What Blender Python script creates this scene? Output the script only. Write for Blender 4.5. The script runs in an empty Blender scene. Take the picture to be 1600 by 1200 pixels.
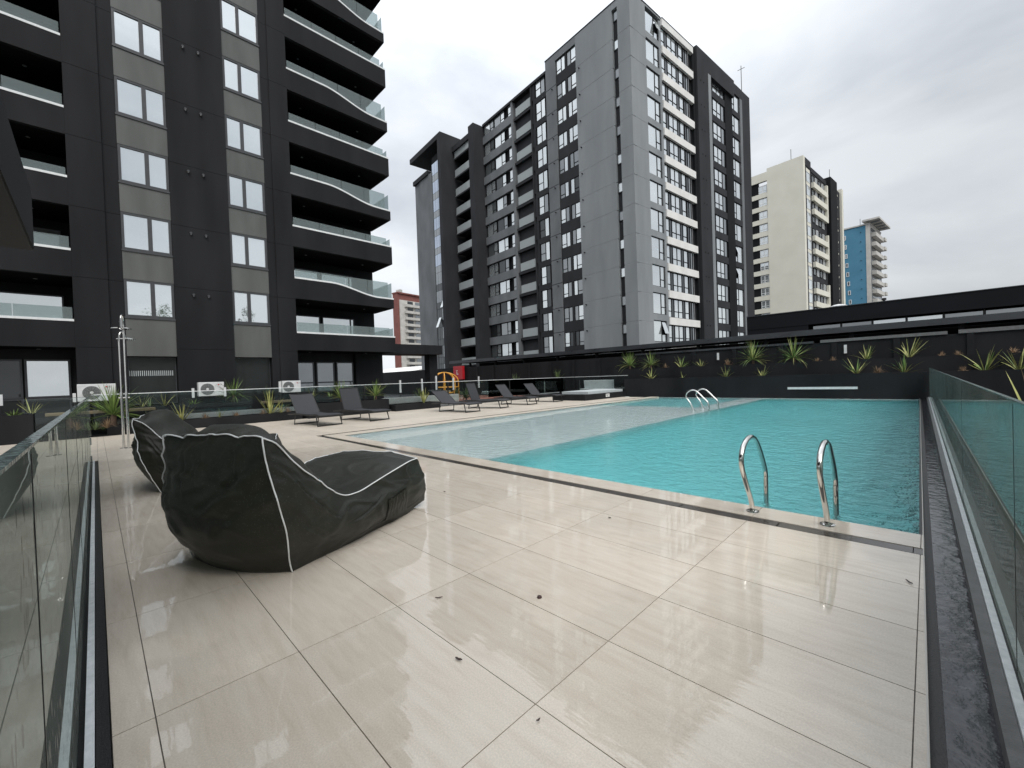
import bpy, bmesh, math, random
from mathutils import Vector, Matrix, noise as mn
R = math.radians
rnd = random.Random(7)
scene = bpy.context.scene
COL = scene.collection

# ------------------------------------------------------------------ camera
cam_data = bpy.data.cameras.new('camera')
cam = bpy.data.objects.new('camera', cam_data); COL.objects.link(cam)
YAW, PITCH, ROLL, FPX, EYE = R(-44.975), R(-0.820), R(-1.965), 651.3, 1.459
fwd = Vector((math.sin(YAW)*math.cos(PITCH), math.cos(YAW)*math.cos(PITCH), math.sin(PITCH)))
rgt = Vector((math.cos(YAW), -math.sin(YAW), 0)); upv = rgt.cross(fwd)
r2 = rgt*math.cos(ROLL) + upv*math.sin(ROLL); u2 = -rgt*math.sin(ROLL) + upv*math.cos(ROLL)
m = Matrix((r2, u2, -fwd)).transposed().to_4x4(); m.translation = (0, 0, EYE)
cam.matrix_world = m
cam_data.sensor_width = 36.0; cam_data.lens = FPX/1600*36.0
cam_data.clip_start = 0.02; cam_data.clip_end = 2500
scene.camera = cam

# ------------------------------------------------------------------ sky and sun
SUN_AZ, SUN_EL = R(118), R(50)
world = bpy.data.worlds.new('World'); scene.world = world; world.use_nodes = True
nt = world.node_tree; nt.nodes.clear()
def wn(t, **k):
    n = nt.nodes.new(t)
    for a, b in k.items(): setattr(n, a, b)
    return n
out = wn('ShaderNodeOutputWorld'); bg = wn('ShaderNodeBackground'); bg.inputs[1].default_value = 1.0
sky = wn('ShaderNodeTexSky', sky_type='NISHITA'); sky.sun_disc = False
sky.sun_elevation = SUN_EL; sky.sun_rotation = SUN_AZ; sky.air_density = 1.5; sky.dust_density = 4
sk = wn('ShaderNodeVectorMath', operation='SCALE'); sk.inputs['Scale'].default_value = 0.10
nt.links.new(sky.outputs[0], sk.inputs[0])
tc = wn('ShaderNodeTexCoord')
mp = wn('ShaderNodeMapping'); mp.inputs['Scale'].default_value = (1.0, 1.0, 2.2)
nt.links.new(tc.outputs['Generated'], mp.inputs[0])
n1 = wn('ShaderNodeTexNoise'); n1.inputs['Scale'].default_value = 2.1; n1.inputs['Detail'].default_value = 7
n1.inputs['Roughness'].default_value = .52; n1.inputs['Distortion'].default_value = .35
nt.links.new(mp.outputs[0], n1.inputs['Vector'])
cr = wn('ShaderNodeValToRGB')
cr.color_ramp.elements[0].position = .36; cr.color_ramp.elements[0].color = (.50, .53, .575, 1)
cr.color_ramp.elements[1].position = .60; cr.color_ramp.elements[1].color = (.74, .77, .805, 1)
nt.links.new(n1.outputs['Fac'], cr.inputs[0])
dt = wn('ShaderNodeVectorMath', operation='DOT_PRODUCT')
sd = Vector((math.sin(SUN_AZ)*math.cos(SUN_EL), math.cos(SUN_AZ)*math.cos(SUN_EL), math.sin(SUN_EL)))
dt.inputs[1].default_value = (math.sin(R(-62))*math.cos(R(28)), math.cos(R(-62))*math.cos(R(28)), math.sin(R(28)))   # thinner cloud to the west
nt.links.new(tc.outputs['Generated'], dt.inputs[0])
mrw = wn('ShaderNodeMapRange', interpolation_type='SMOOTHSTEP'); mrw.inputs['From Min'].default_value = .45; mrw.inputs['From Max'].default_value = 1
mrw.inputs['To Min'].default_value = .77; mrw.inputs['To Max'].default_value = 1.0
nt.links.new(dt.outputs['Value'], mrw.inputs[0])
sxyz = wn('ShaderNodeSeparateXYZ'); nt.links.new(tc.outputs['Generated'], sxyz.inputs[0])
mrz = wn('ShaderNodeMapRange', interpolation_type='SMOOTHSTEP'); mrz.inputs['From Min'].default_value = .35; mrz.inputs['From Max'].default_value = 1
mrz.inputs['To Min'].default_value = 1.0; mrz.inputs['To Max'].default_value = 2.1      # an overcast sky is brightest overhead
nt.links.new(sxyz.outputs[2], mrz.inputs[0])
mr = wn('ShaderNodeMath', operation='MULTIPLY'); nt.links.new(mrw.outputs[0], mr.inputs[0]); nt.links.new(mrz.outputs[0], mr.inputs[1])
sc2 = wn('ShaderNodeVectorMath', operation='SCALE')
nt.links.new(cr.outputs[0], sc2.inputs[0]); nt.links.new(mr.outputs[0], sc2.inputs['Scale'])
mx = wn('ShaderNodeMixRGB'); mx.inputs[0].default_value = .93
nt.links.new(sk.outputs[0], mx.inputs[1]); nt.links.new(sc2.outputs[0], mx.inputs[2])
nt.links.new(mx.outputs[0], bg.inputs[0]); nt.links.new(bg.outputs[0], out.inputs[0])
sun_d = bpy.data.lights.new('sun', 'SUN'); sun_d.energy = 1.5; sun_d.angle = R(38); sun_d.color = (1, .97, .93)
sun = bpy.data.objects.new('sun', sun_d); COL.objects.link(sun)
sun.rotation_euler = sd.to_track_quat('Z', 'Y').to_euler(); sun.location = (0, 0, 60)
scene.view_settings.view_transform = 'Standard'; scene.view_settings.look = 'None'
scene.view_settings.exposure = 0.42; scene.view_settings.gamma = 1.0
scene.view_settings.use_curve_mapping = False
scene.render.engine = 'CYCLES'
scene.cycles.max_bounces = 12; scene.cycles.transparent_max_bounces = 24
scene.cycles.transmission_bounces = 8; scene.cycles.glossy_bounces = 5
scene.cycles.caustics_refractive = True; scene.cycles.caustics_reflective = False

# ------------------------------------------------------------------ materials
MATS = {}
def newmat(name):
    mt = bpy.data.materials.new(name); mt.use_nodes = True; MATS[name] = mt
    return mt, mt.node_tree, mt.node_tree.nodes['Principled BSDF']
def N(t, typ, **k):
    n = t.nodes.new(typ)
    for a, b in k.items(): setattr(n, a, b)
    return n
def surf(name, c, c2=None, rough=.6, scale=6.0, stretch=(1, 1, 1), bump=.0, bscale=60.0, metal=0.0, spec=.5,
         detail=5, lo=.35, hi=.65, rand=0.0, coat=0.0, rvar=0.0, bdist=.01):
    mt, t, b = newmat(name)
    b.inputs['Roughness'].default_value = rough; b.inputs['Metallic'].default_value = metal
    b.inputs['Specular IOR Level'].default_value = spec
    b.inputs['Coat Weight'].default_value = coat; b.inputs['Coat Roughness'].default_value = .08
    if c2 is None: c2 = tuple(x*.86 for x in c)
    tcn = N(t, 'ShaderNodeTexCoord'); mpn = N(t, 'ShaderNodeMapping'); mpn.inputs['Scale'].default_value = stretch
    t.links.new(tcn.outputs['Object'], mpn.inputs[0])
    nz = N(t, 'ShaderNodeTexNoise'); nz.inputs['Scale'].default_value = scale; nz.inputs['Detail'].default_value = detail
    t.links.new(mpn.outputs[0], nz.inputs['Vector'])
    rp = N(t, 'ShaderNodeValToRGB'); rp.color_ramp.elements[0].position = lo; rp.color_ramp.elements[1].position = hi
    rp.color_ramp.elements[0].color = (*c2, 1); rp.color_ramp.elements[1].color = (*c, 1)
    t.links.new(nz.outputs['Fac'], rp.inputs[0])
    col = rp.outputs[0]
    if rand:
        oi = N(t, 'ShaderNodeObjectInfo'); ml = N(t, 'ShaderNodeMapRange')
        ml.inputs['To Min'].default_value = 1-rand; ml.inputs['To Max'].default_value = 1+rand
        t.links.new(oi.outputs['Random'], ml.inputs[0])
        vs = N(t, 'ShaderNodeVectorMath', operation='SCALE')
        t.links.new(col, vs.inputs[0]); t.links.new(ml.outputs[0], vs.inputs['Scale']); col = vs.outputs[0]
    t.links.new(col, b.inputs['Base Color'])
    if rvar:
        mq = N(t, 'ShaderNodeMapRange'); mq.inputs['To Min'].default_value = rough-rvar; mq.inputs['To Max'].default_value = rough+rvar
        t.links.new(nz.outputs['Fac'], mq.inputs[0]); t.links.new(mq.outputs[0], b.inputs['Roughness'])
    if bump:
        nb = N(t, 'ShaderNodeTexNoise'); nb.inputs['Scale'].default_value = bscale; nb.inputs['Detail'].default_value = 4
        t.links.new(tcn.outputs['Object'], nb.inputs['Vector'])
        bp = N(t, 'ShaderNodeBump'); bp.inputs['Strength'].default_value = bump; bp.inputs['Distance'].default_value = bdist
        t.links.new(nb.outputs['Fac'], bp.inputs['Height']); t.links.new(bp.outputs[0], b.inputs['Normal'])
    return mt
M = dict(
 black_render = surf('black_render', (.017,.0175,.0195), (.0095,.010,.0115), .7, 1.0, (1,1,.2), .25, 90, detail=8, spec=.2),
 charcoal = surf('charcoal', (.017,.0175,.020), (.012,.0125,.014), .6, 2.0, (1,1,.3), .2, 90, spec=.2),
 olive_panel = surf('olive_panel', (.108,.113,.107), (.080,.084,.079), .6, 1.6, (1,1,.2), .15, 120, rand=.06),
 frame_grey = surf('frame_grey', (.055,.058,.062), None, .35, 8),
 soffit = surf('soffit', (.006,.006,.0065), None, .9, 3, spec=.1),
 white_trim = surf('white_trim', (.78,.80,.80), (.7,.72,.72), .3, 8),
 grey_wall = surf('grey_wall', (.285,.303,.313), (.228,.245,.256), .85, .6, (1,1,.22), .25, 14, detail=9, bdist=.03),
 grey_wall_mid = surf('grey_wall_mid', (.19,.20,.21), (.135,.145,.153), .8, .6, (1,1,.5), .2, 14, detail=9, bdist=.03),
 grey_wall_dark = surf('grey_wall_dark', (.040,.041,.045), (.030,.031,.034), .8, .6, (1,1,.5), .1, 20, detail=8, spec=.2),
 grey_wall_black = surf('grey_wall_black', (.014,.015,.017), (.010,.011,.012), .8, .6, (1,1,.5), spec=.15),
 joint_pale = surf('joint_pale', (.34,.35,.36), None, .8, 6),
 joint_dim = surf('joint_dim', (.07,.071,.074), None, .8, 6),
 white_band = surf('white_band', (.86,.85,.82), (.76,.75,.72), .7, .8, (1,1,1), .1, 30, detail=8),
 cream_wall = surf('cream_wall', (.80,.78,.68), (.74,.72,.62), .85, .35, (1,1,1), .2, 6, detail=9, bdist=.05),
 blue_wall = surf('blue_wall', (.085,.26,.39), (.07,.23,.345), .8, .3, (1,1,1), detail=6),
 brick_red = surf('brick_red', (.25,.095,.08), (.2,.075,.065), .85, .5),
 pale_conc = surf('pale_conc', (.62,.60,.56), (.5,.49,.46), .8, .6),
 black_metal = surf('black_metal', (.012,.012,.013), None, .4, 20),
 fabric_sling = surf('fabric_sling', (.045,.047,.052), (.036,.038,.042), .75, 30, bump=.4, bscale=900),
 alum = surf('alum', (.80,.83,.84), (.66,.70,.71), .3, 25, (1,1,1), .15, 150),
 membrane = surf('membrane', (.062,.064,.072), (.026,.026,.030), .10, 9, (1,.45,1), .8, 11, detail=5, rvar=.08, bdist=.010, lo=.38, hi=.62),
 kerb_black = surf('kerb_black', (.012,.012,.014), (.008,.008,.009), .35, 12, (1,1,1), .3, 120),
 grey_upstand = surf('grey_upstand', (.16,.16,.16), (.12,.12,.12), .4, 12, (1,1,1), .2, 90),
 grout = surf('grout', (.20,.18,.155), (.12,.11,.095), .6, 30),
 drain = surf('drain', (.07,.06,.052), (.05,.044,.038), .14, 6, (1,1,1), .1, 50),
 pool_finish = surf('pool_finish', (.88,.90,.89), (.82,.85,.84), .6, 1.3, detail=6),
 steel = surf('steel', (.72,.71,.68), (.62,.61,.58), .07, 9, (1,1,1), metal=1.0),
 white_metal = surf('white_metal', (.72,.73,.73), (.62,.63,.63), .4, 6),
 fan_grey = surf('fan_grey', (.22,.23,.23), None, .5, 10),
 leaf_green = surf('leaf_green', (.17,.25,.06), (.09,.15,.035), .45, 3, rand=.35, spec=.5),
 leaf_yellow = surf('leaf_yellow', (.40,.40,.15), (.22,.24,.07), .5, 4, rand=.35),
 leaf_dry = surf('leaf_dry', (.34,.23,.14), (.22,.15,.09), .8, 5, rand=.2),
 leaf_dark = surf('leaf_dark', (.09,.13,.045), (.05,.075,.025), .6, 5, rand=.3),
 bark = surf('bark', (.10,.065,.045), (.06,.04,.028), .9, 12, bump=.5, bscale=60),
 soil = surf('soil', (.09,.07,.055), (.05,.04,.03), .95, 7, bump=.5, bscale=40),
 wood = surf('wood', (.36,.29,.18), (.27,.21,.13), .7, 5, (1,.15,1), .1, 60),
 yellow_paint = surf('yellow_paint', (.75,.38,.045), (.66,.32,.04), .35, 5),
 red_paint = surf('red_paint', (.50,.02,.03), (.42,.015,.02), .35, 5),
 rubber_red = surf('rubber_red', (.22,.085,.06), (.17,.07,.05), .9, 8),
 pale_fabric = surf('pale_fabric', (.52,.56,.57), (.46,.5,.5), .8, 4, bump=.2, bscale=30),
 ground = surf('ground', (.12,.12,.12), (.08,.08,.08), .9, .05),
 terrace = surf('terrace', (.07,.07,.072), (.05,.05,.052), .25, 1.5, bump=.1, bscale=30),
 roof_black = surf('roof_black', (.011,.012,.015), (.008,.009,.011), .7, 1.0, (.3,1,1), .1, 40, spec=.15),
 gutter_metal = surf('gutter_metal', (.05,.054,.06), (.035,.038,.043), .3, 2, (.4,1,1), rvar=.1),
 dead_leaf = surf('dead_leaf', (.06,.025,.02), (.03,.015,.012), .5, 60),
 curtain = surf('curtain', (.62,.63,.61), (.5,.51,.5), .8, 14, (1,1,.02)),
 interior = surf('interior', (.02,.021,.022), None, .8, 3),
 green_roof = surf('green_roof', (.045,.05,.05), None, .6, 3),
)
# windows: a reflecting pane whose pale body colours paint in reflected sky besides curtains
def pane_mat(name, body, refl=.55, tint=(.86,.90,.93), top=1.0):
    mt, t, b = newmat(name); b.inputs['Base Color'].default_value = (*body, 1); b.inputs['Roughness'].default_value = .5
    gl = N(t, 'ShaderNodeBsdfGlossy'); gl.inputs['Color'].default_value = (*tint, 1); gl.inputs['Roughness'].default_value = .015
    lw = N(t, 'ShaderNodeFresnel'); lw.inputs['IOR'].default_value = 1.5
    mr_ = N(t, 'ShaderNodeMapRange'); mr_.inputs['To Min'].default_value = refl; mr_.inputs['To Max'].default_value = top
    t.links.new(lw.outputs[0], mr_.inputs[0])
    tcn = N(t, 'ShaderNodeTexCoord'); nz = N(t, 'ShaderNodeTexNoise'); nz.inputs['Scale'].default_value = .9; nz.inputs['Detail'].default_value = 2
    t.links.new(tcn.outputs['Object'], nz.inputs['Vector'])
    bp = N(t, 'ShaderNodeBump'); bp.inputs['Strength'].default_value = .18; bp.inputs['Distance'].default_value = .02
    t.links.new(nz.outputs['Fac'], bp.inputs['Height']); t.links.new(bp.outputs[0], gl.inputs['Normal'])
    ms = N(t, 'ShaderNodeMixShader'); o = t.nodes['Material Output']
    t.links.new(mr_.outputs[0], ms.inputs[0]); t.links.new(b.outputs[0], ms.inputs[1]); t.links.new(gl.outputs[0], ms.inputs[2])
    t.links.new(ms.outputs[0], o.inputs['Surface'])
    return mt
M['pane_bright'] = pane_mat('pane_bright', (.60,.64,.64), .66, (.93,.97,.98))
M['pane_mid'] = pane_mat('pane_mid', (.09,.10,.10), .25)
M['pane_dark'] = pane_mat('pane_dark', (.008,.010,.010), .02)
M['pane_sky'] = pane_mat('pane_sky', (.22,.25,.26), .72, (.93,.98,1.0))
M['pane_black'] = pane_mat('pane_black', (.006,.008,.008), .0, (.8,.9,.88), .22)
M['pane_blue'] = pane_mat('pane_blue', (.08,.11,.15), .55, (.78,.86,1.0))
# clear glass of the balustrades
def clear_glass(name, tint, drops=0.0, rough=.0, base_refl=1.0):
    mt, t, b = newmat(name); t.nodes.remove(b); o = t.nodes['Material Output']
    tr = N(t, 'ShaderNodeBsdfTransparent'); gl = N(t, 'ShaderNodeBsdfGlossy'); gl.inputs['Roughness'].default_value = rough
    gl.inputs['Color'].default_value = (.84,.90,.87,1)
    fr = N(t, 'ShaderNodeFresnel'); fr.inputs['IOR'].default_value = 1.5
    ms = N(t, 'ShaderNodeMixShader'); tcn = N(t, 'ShaderNodeTexCoord')
    tr.inputs['Color'].default_value = (*tint, 1)
    t.links.new(fr.outputs[0], ms.inputs[0]); t.links.new(tr.outputs[0], ms.inputs[1]); t.links.new(gl.outputs[0], ms.inputs[2])
    surf_out = ms.outputs[0]
    if drops:
        # thin film of rain and dust that scatters a little light
        fi = N(t, 'ShaderNodeBsdfDiffuse'); fi.inputs['Color'].default_value = (.42,.46,.42,1)
        nf = N(t, 'ShaderNodeTexNoise'); nf.inputs['Scale'].default_value = 2.2; nf.inputs['Detail'].default_value = 5; t.links.new(tcn.outputs['Object'], nf.inputs['Vector'])
        mf = N(t, 'ShaderNodeMapRange'); mf.inputs['From Min'].default_value = .3; mf.inputs['From Max'].default_value = .7; mf.inputs['To Min'].default_value = .12; mf.inputs['To Max'].default_value = .25
        t.links.new(nf.outputs['Fac'], mf.inputs[0])
        mfs = N(t, 'ShaderNodeMixShader'); t.links.new(mf.outputs[0], mfs.inputs[0]); t.links.new(surf_out, mfs.inputs[1]); t.links.new(fi.outputs[0], mfs.inputs[2]); surf_out = mfs.outputs[0]
        # rain: small beads and runs clinging to the pane
        mpn = N(t, 'ShaderNodeMapping'); mpn.inputs['Scale'].default_value = (1, 1, .38)
        t.links.new(tcn.outputs['Object'], mpn.inputs[0])
        vo = N(t, 'ShaderNodeTexVoronoi'); vo.inputs['Scale'].default_value = 34; vo.inputs['Randomness'].default_value = 1
        t.links.new(mpn.outputs[0], vo.inputs['Vector'])
        lt = N(t, 'ShaderNodeMath', operation='LESS_THAN'); lt.inputs[1].default_value = .27
        t.links.new(vo.outputs['Distance'], lt.inputs[0])
        nz = N(t, 'ShaderNodeTexNoise'); nz.inputs['Scale'].default_value = 3.5; nz.inputs['Detail'].default_value = 5
        t.links.new(tcn.outputs['Object'], nz.inputs['Vector'])
        gt = N(t, 'ShaderNodeMath', operation='GREATER_THAN'); gt.inputs[1].default_value = .47
        t.links.new(nz.outputs['Fac'], gt.inputs[0])
        an = N(t, 'ShaderNodeMath', operation='MULTIPLY'); t.links.new(lt.outputs[0], an.inputs[0]); t.links.new(gt.outputs[0], an.inputs[1])
        an2 = N(t, 'ShaderNodeMath', operation='MULTIPLY'); an2.inputs[1].default_value = drops
        t.links.new(an.outputs[0], an2.inputs[0])
        mp2 = N(t, 'ShaderNodeMapping'); mp2.inputs['Scale'].default_value = (14, 14, .5)
        t.links.new(tcn.outputs['Object'], mp2.inputs[0])
        n2 = N(t, 'ShaderNodeTexNoise'); n2.inputs['Scale'].default_value = 3; n2.inputs['Detail'].default_value = 3
        t.links.new(mp2.outputs[0], n2.inputs['Vector'])
        m2 = N(t, 'ShaderNodeMapRange'); m2.inputs['From Min'].default_value = .5; m2.inputs['From Max'].default_value = .75
        m2.inputs['To Max'].default_value = .16
        t.links.new(n2.outputs['Fac'], m2.inputs[0])
        ad = N(t, 'ShaderNodeMath', operation='MAXIMUM'); t.links.new(an2.outputs[0], ad.inputs[0]); t.links.new(m2.outputs[0], ad.inputs[1])
        bead = N(t, 'ShaderNodeBsdfPrincipled'); bead.inputs['Base Color'].default_value = (.02,.026,.022,1); bead.inputs['Roughness'].default_value = .2
        m3 = N(t, 'ShaderNodeMixShader'); t.links.new(ad.outputs[0], m3.inputs[0])
        t.links.new(surf_out, m3.inputs[1]); t.links.new(bead.outputs[0], m3.inputs[2]); surf_out = m3.outputs[0]
    t.links.new(surf_out, o.inputs['Surface'])
    return mt
M['rail_glass'] = clear_glass('rail_glass', (.84,.92,.89), .9)
M['far_glass'] = clear_glass('far_glass', (.93,.96,.955))

M['wet_edge'] = surf('wet_edge', (.16,.24,.22), (.02,.03,.03), .08, 45, (1,1,1), .9, 60, detail=6, lo=.4, hi=.6, bdist=.01)
def reflection_grey_glass(name, col, fac=.62):  # grey body colour stands in for sky reflected in the balcony glass
    mt, t, b = newmat(name); o = t.nodes['Material Output']
    b.inputs['Base Color'].default_value = (*col, 1); b.inputs['Roughness'].default_value = .08
    tr = N(t, 'ShaderNodeBsdfTransparent'); tr.inputs['Color'].default_value = (.82,.89,.89,1)
    ms = N(t, 'ShaderNodeMixShader'); ms.inputs[0].default_value = fac
    t.links.new(tr.outputs[0], ms.inputs[1]); t.links.new(b.outputs[0], ms.inputs[2]); t.links.new(ms.outputs[0], o.inputs['Surface'])
    return mt
M['tower_balcony_glass'] = reflection_grey_glass('tower_balcony_glass', (.46,.50,.50), .75)
M['balcony_glass'] = reflection_grey_glass('balcony_glass', (.26,.30,.30), .38)

# wet porcelain tile
def tile_mat():
    mt, t, b = newmat('wet_tile')
    tcn = N(t, 'ShaderNodeTexCoord'); ge = N(t, 'ShaderNodeNewGeometry'); oi = N(t, 'ShaderNodeObjectInfo')
    rv = N(t, 'ShaderNodeVectorMath', operation='SCALE'); rv.inputs['Scale'].default_value = 37
    cb = N(t, 'ShaderNodeCombineXYZ'); t.links.new(oi.outputs['Random'], cb.inputs[0]); t.links.new(oi.outputs['Random'], cb.inputs[1])
    t.links.new(cb.outputs[0], rv.inputs[0])
    ad = N(t, 'ShaderNodeVectorMath', operation='ADD'); t.links.new(ge.outputs['Position'], ad.inputs[0]); t.links.new(rv.outputs[0], ad.inputs[1])
    mp1 = N(t, 'ShaderNodeMapping'); mp1.inputs['Scale'].default_value = (1.1, 8, 1); mp1.inputs['Rotation'].default_value = (0, 0, .05)
    t.links.new(ad.outputs[0], mp1.inputs[0])
    na = N(t, 'ShaderNodeTexNoise'); na.inputs['Scale'].default_value = 2.2; na.inputs['Detail'].default_value = 9; na.inputs['Roughness'].default_value = .62
    na.inputs['Distortion'].default_value = .25
    t.links.new(mp1.outputs[0], na.inputs['Vector'])
    rp = N(t, 'ShaderNodeValToRGB'); e = rp.color_ramp.elements
    e[0].position = .30; e[0].color = (.58,.505,.415,1); e[1].position = .75; e[1].color = (.68,.615,.525,1)
    rp.color_ramp.elements.new(.5).color = (.635,.565,.475,1)
    t.links.new(na.outputs['Fac'], rp.inputs[0])
    sp = N(t, 'ShaderNodeTexNoise'); sp.inputs['Scale'].default_value = 130; sp.inputs['Detail'].default_value = 2
    t.links.new(ge.outputs['Position'], sp.inputs['Vector'])
    ms_ = N(t, 'ShaderNodeMapRange'); ms_.inputs['From Min'].default_value = .3; ms_.inputs['From Max'].default_value = .7
    ms_.inputs['To Min'].default_value = .90; ms_.inputs['To Max'].default_value = 1.07
    t.links.new(sp.outputs['Fac'], ms_.inputs[0])
    mr3 = N(t, 'ShaderNodeMapRange'); mr3.inputs['To Min'].default_value = .95; mr3.inputs['To Max'].default_value = 1.05
    t.links.new(oi.outputs['Random'], mr3.inputs[0])
    mm = N(t, 'ShaderNodeMath', operation='MULTIPLY'); t.links.new(ms_.outputs[0], mm.inputs[0]); t.links.new(mr3.outputs[0], mm.inputs[1])
    vs = N(t, 'ShaderNodeVectorMath', operation='SCALE'); t.links.new(rp.outputs[0], vs.inputs[0])
    wm = N(t, 'ShaderNodeMapRange'); wm.inputs['To Min'].default_value = 1.02; wm.inputs['To Max'].default_value = .93
    mm2 = N(t, 'ShaderNodeMath', operation='MULTIPLY'); t.links.new(mm.outputs[0], mm2.inputs[0]); t.links.new(wm.outputs[0], mm2.inputs[1]); t.links.new(mm2.outputs[0], vs.inputs['Scale'])
    t.links.new(vs.outputs[0], b.inputs['Base Color'])
    # film of rain water: thick where it pools, thin elsewhere
    wn_ = N(t, 'ShaderNodeTexNoise'); wn_.inputs['Scale'].default_value = .55; wn_.inputs['Detail'].default_value = 6; wn_.inputs['Roughness'].default_value = .6
    t.links.new(ge.outputs['Position'], wn_.inputs['Vector'])
    wr = N(t, 'ShaderNodeMapRange'); wr.inputs['From Min'].default_value = .44; wr.inputs['From Max'].default_value = .50
    t.links.new(wn_.outputs['Fac'], wr.inputs[0])
    ds = N(t, 'ShaderNodeVectorMath', operation='DISTANCE'); ds.inputs[1].default_value = (-2, 2.5, 0); t.links.new(ge.outputs['Position'], ds.inputs[0])
    dr_ = N(t, 'ShaderNodeMapRange', interpolation_type='SMOOTHSTEP'); dr_.inputs['From Min'].default_value = 4.5; dr_.inputs['From Max'].default_value = 11
    dr_.inputs['To Min'].default_value = 0; dr_.inputs['To Max'].default_value = 1; t.links.new(ds.outputs['Value'], dr_.inputs[0])
    t.links.new(wr.outputs[0], wm.inputs[0])
    rr = N(t, 'ShaderNodeMapRange'); rr.inputs['To Min'].default_value = .05; rr.inputs['To Max'].default_value = .008
    t.links.new(wr.outputs[0], rr.inputs[0])
    r4 = N(t, 'ShaderNodeMapRange'); r4.inputs['To Max'].default_value = .42; t.links.new(dr_.outputs[0], r4.inputs[0]); t.links.new(rr.outputs[0], r4.inputs['To Min'])
    t.links.new(r4.outputs[0], b.inputs['Roughness'])
    b.inputs['IOR'].default_value = 1.68; b.inputs['Specular IOR Level'].default_value = .5
    b.inputs['Coat Weight'].default_value = .0; b.inputs['Coat Roughness'].default_value = .03; b.inputs['Coat IOR'].default_value = 1.33
    mp2 = N(t, 'ShaderNodeMapping'); mp2.inputs['Scale'].default_value = (4, 20, 1); mp2.inputs['Rotation'].default_value = (0, 0, .14)
    t.links.new(ge.outputs['Position'], mp2.inputs[0])
    nb = N(t, 'ShaderNodeTexNoise'); nb.inputs['Scale'].default_value = 1.3; nb.inputs['Detail'].default_value = 2.2; nb.inputs['Roughness'].default_value = .45
    t.links.new(mp2.outputs[0], nb.inputs['Vector'])
    st = N(t, 'ShaderNodeMapRange'); st.inputs['To Min'].default_value = .35; st.inputs['To Max'].default_value = .14
    t.links.new(wr.outputs[0], st.inputs[0])
    bp = N(t, 'ShaderNodeBump'); bp.inputs['Distance'].default_value = .0026
    t.links.new(st.outputs[0], bp.inputs['Strength']); t.links.new(nb.outputs['Fac'], bp.inputs['Height'])
    t.links.new(bp.outputs[0], b.inputs['Normal']); t.links.new(bp.outputs[0], b.inputs['Coat Normal'])
    return mt
M['tile'] = tile_mat()

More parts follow.
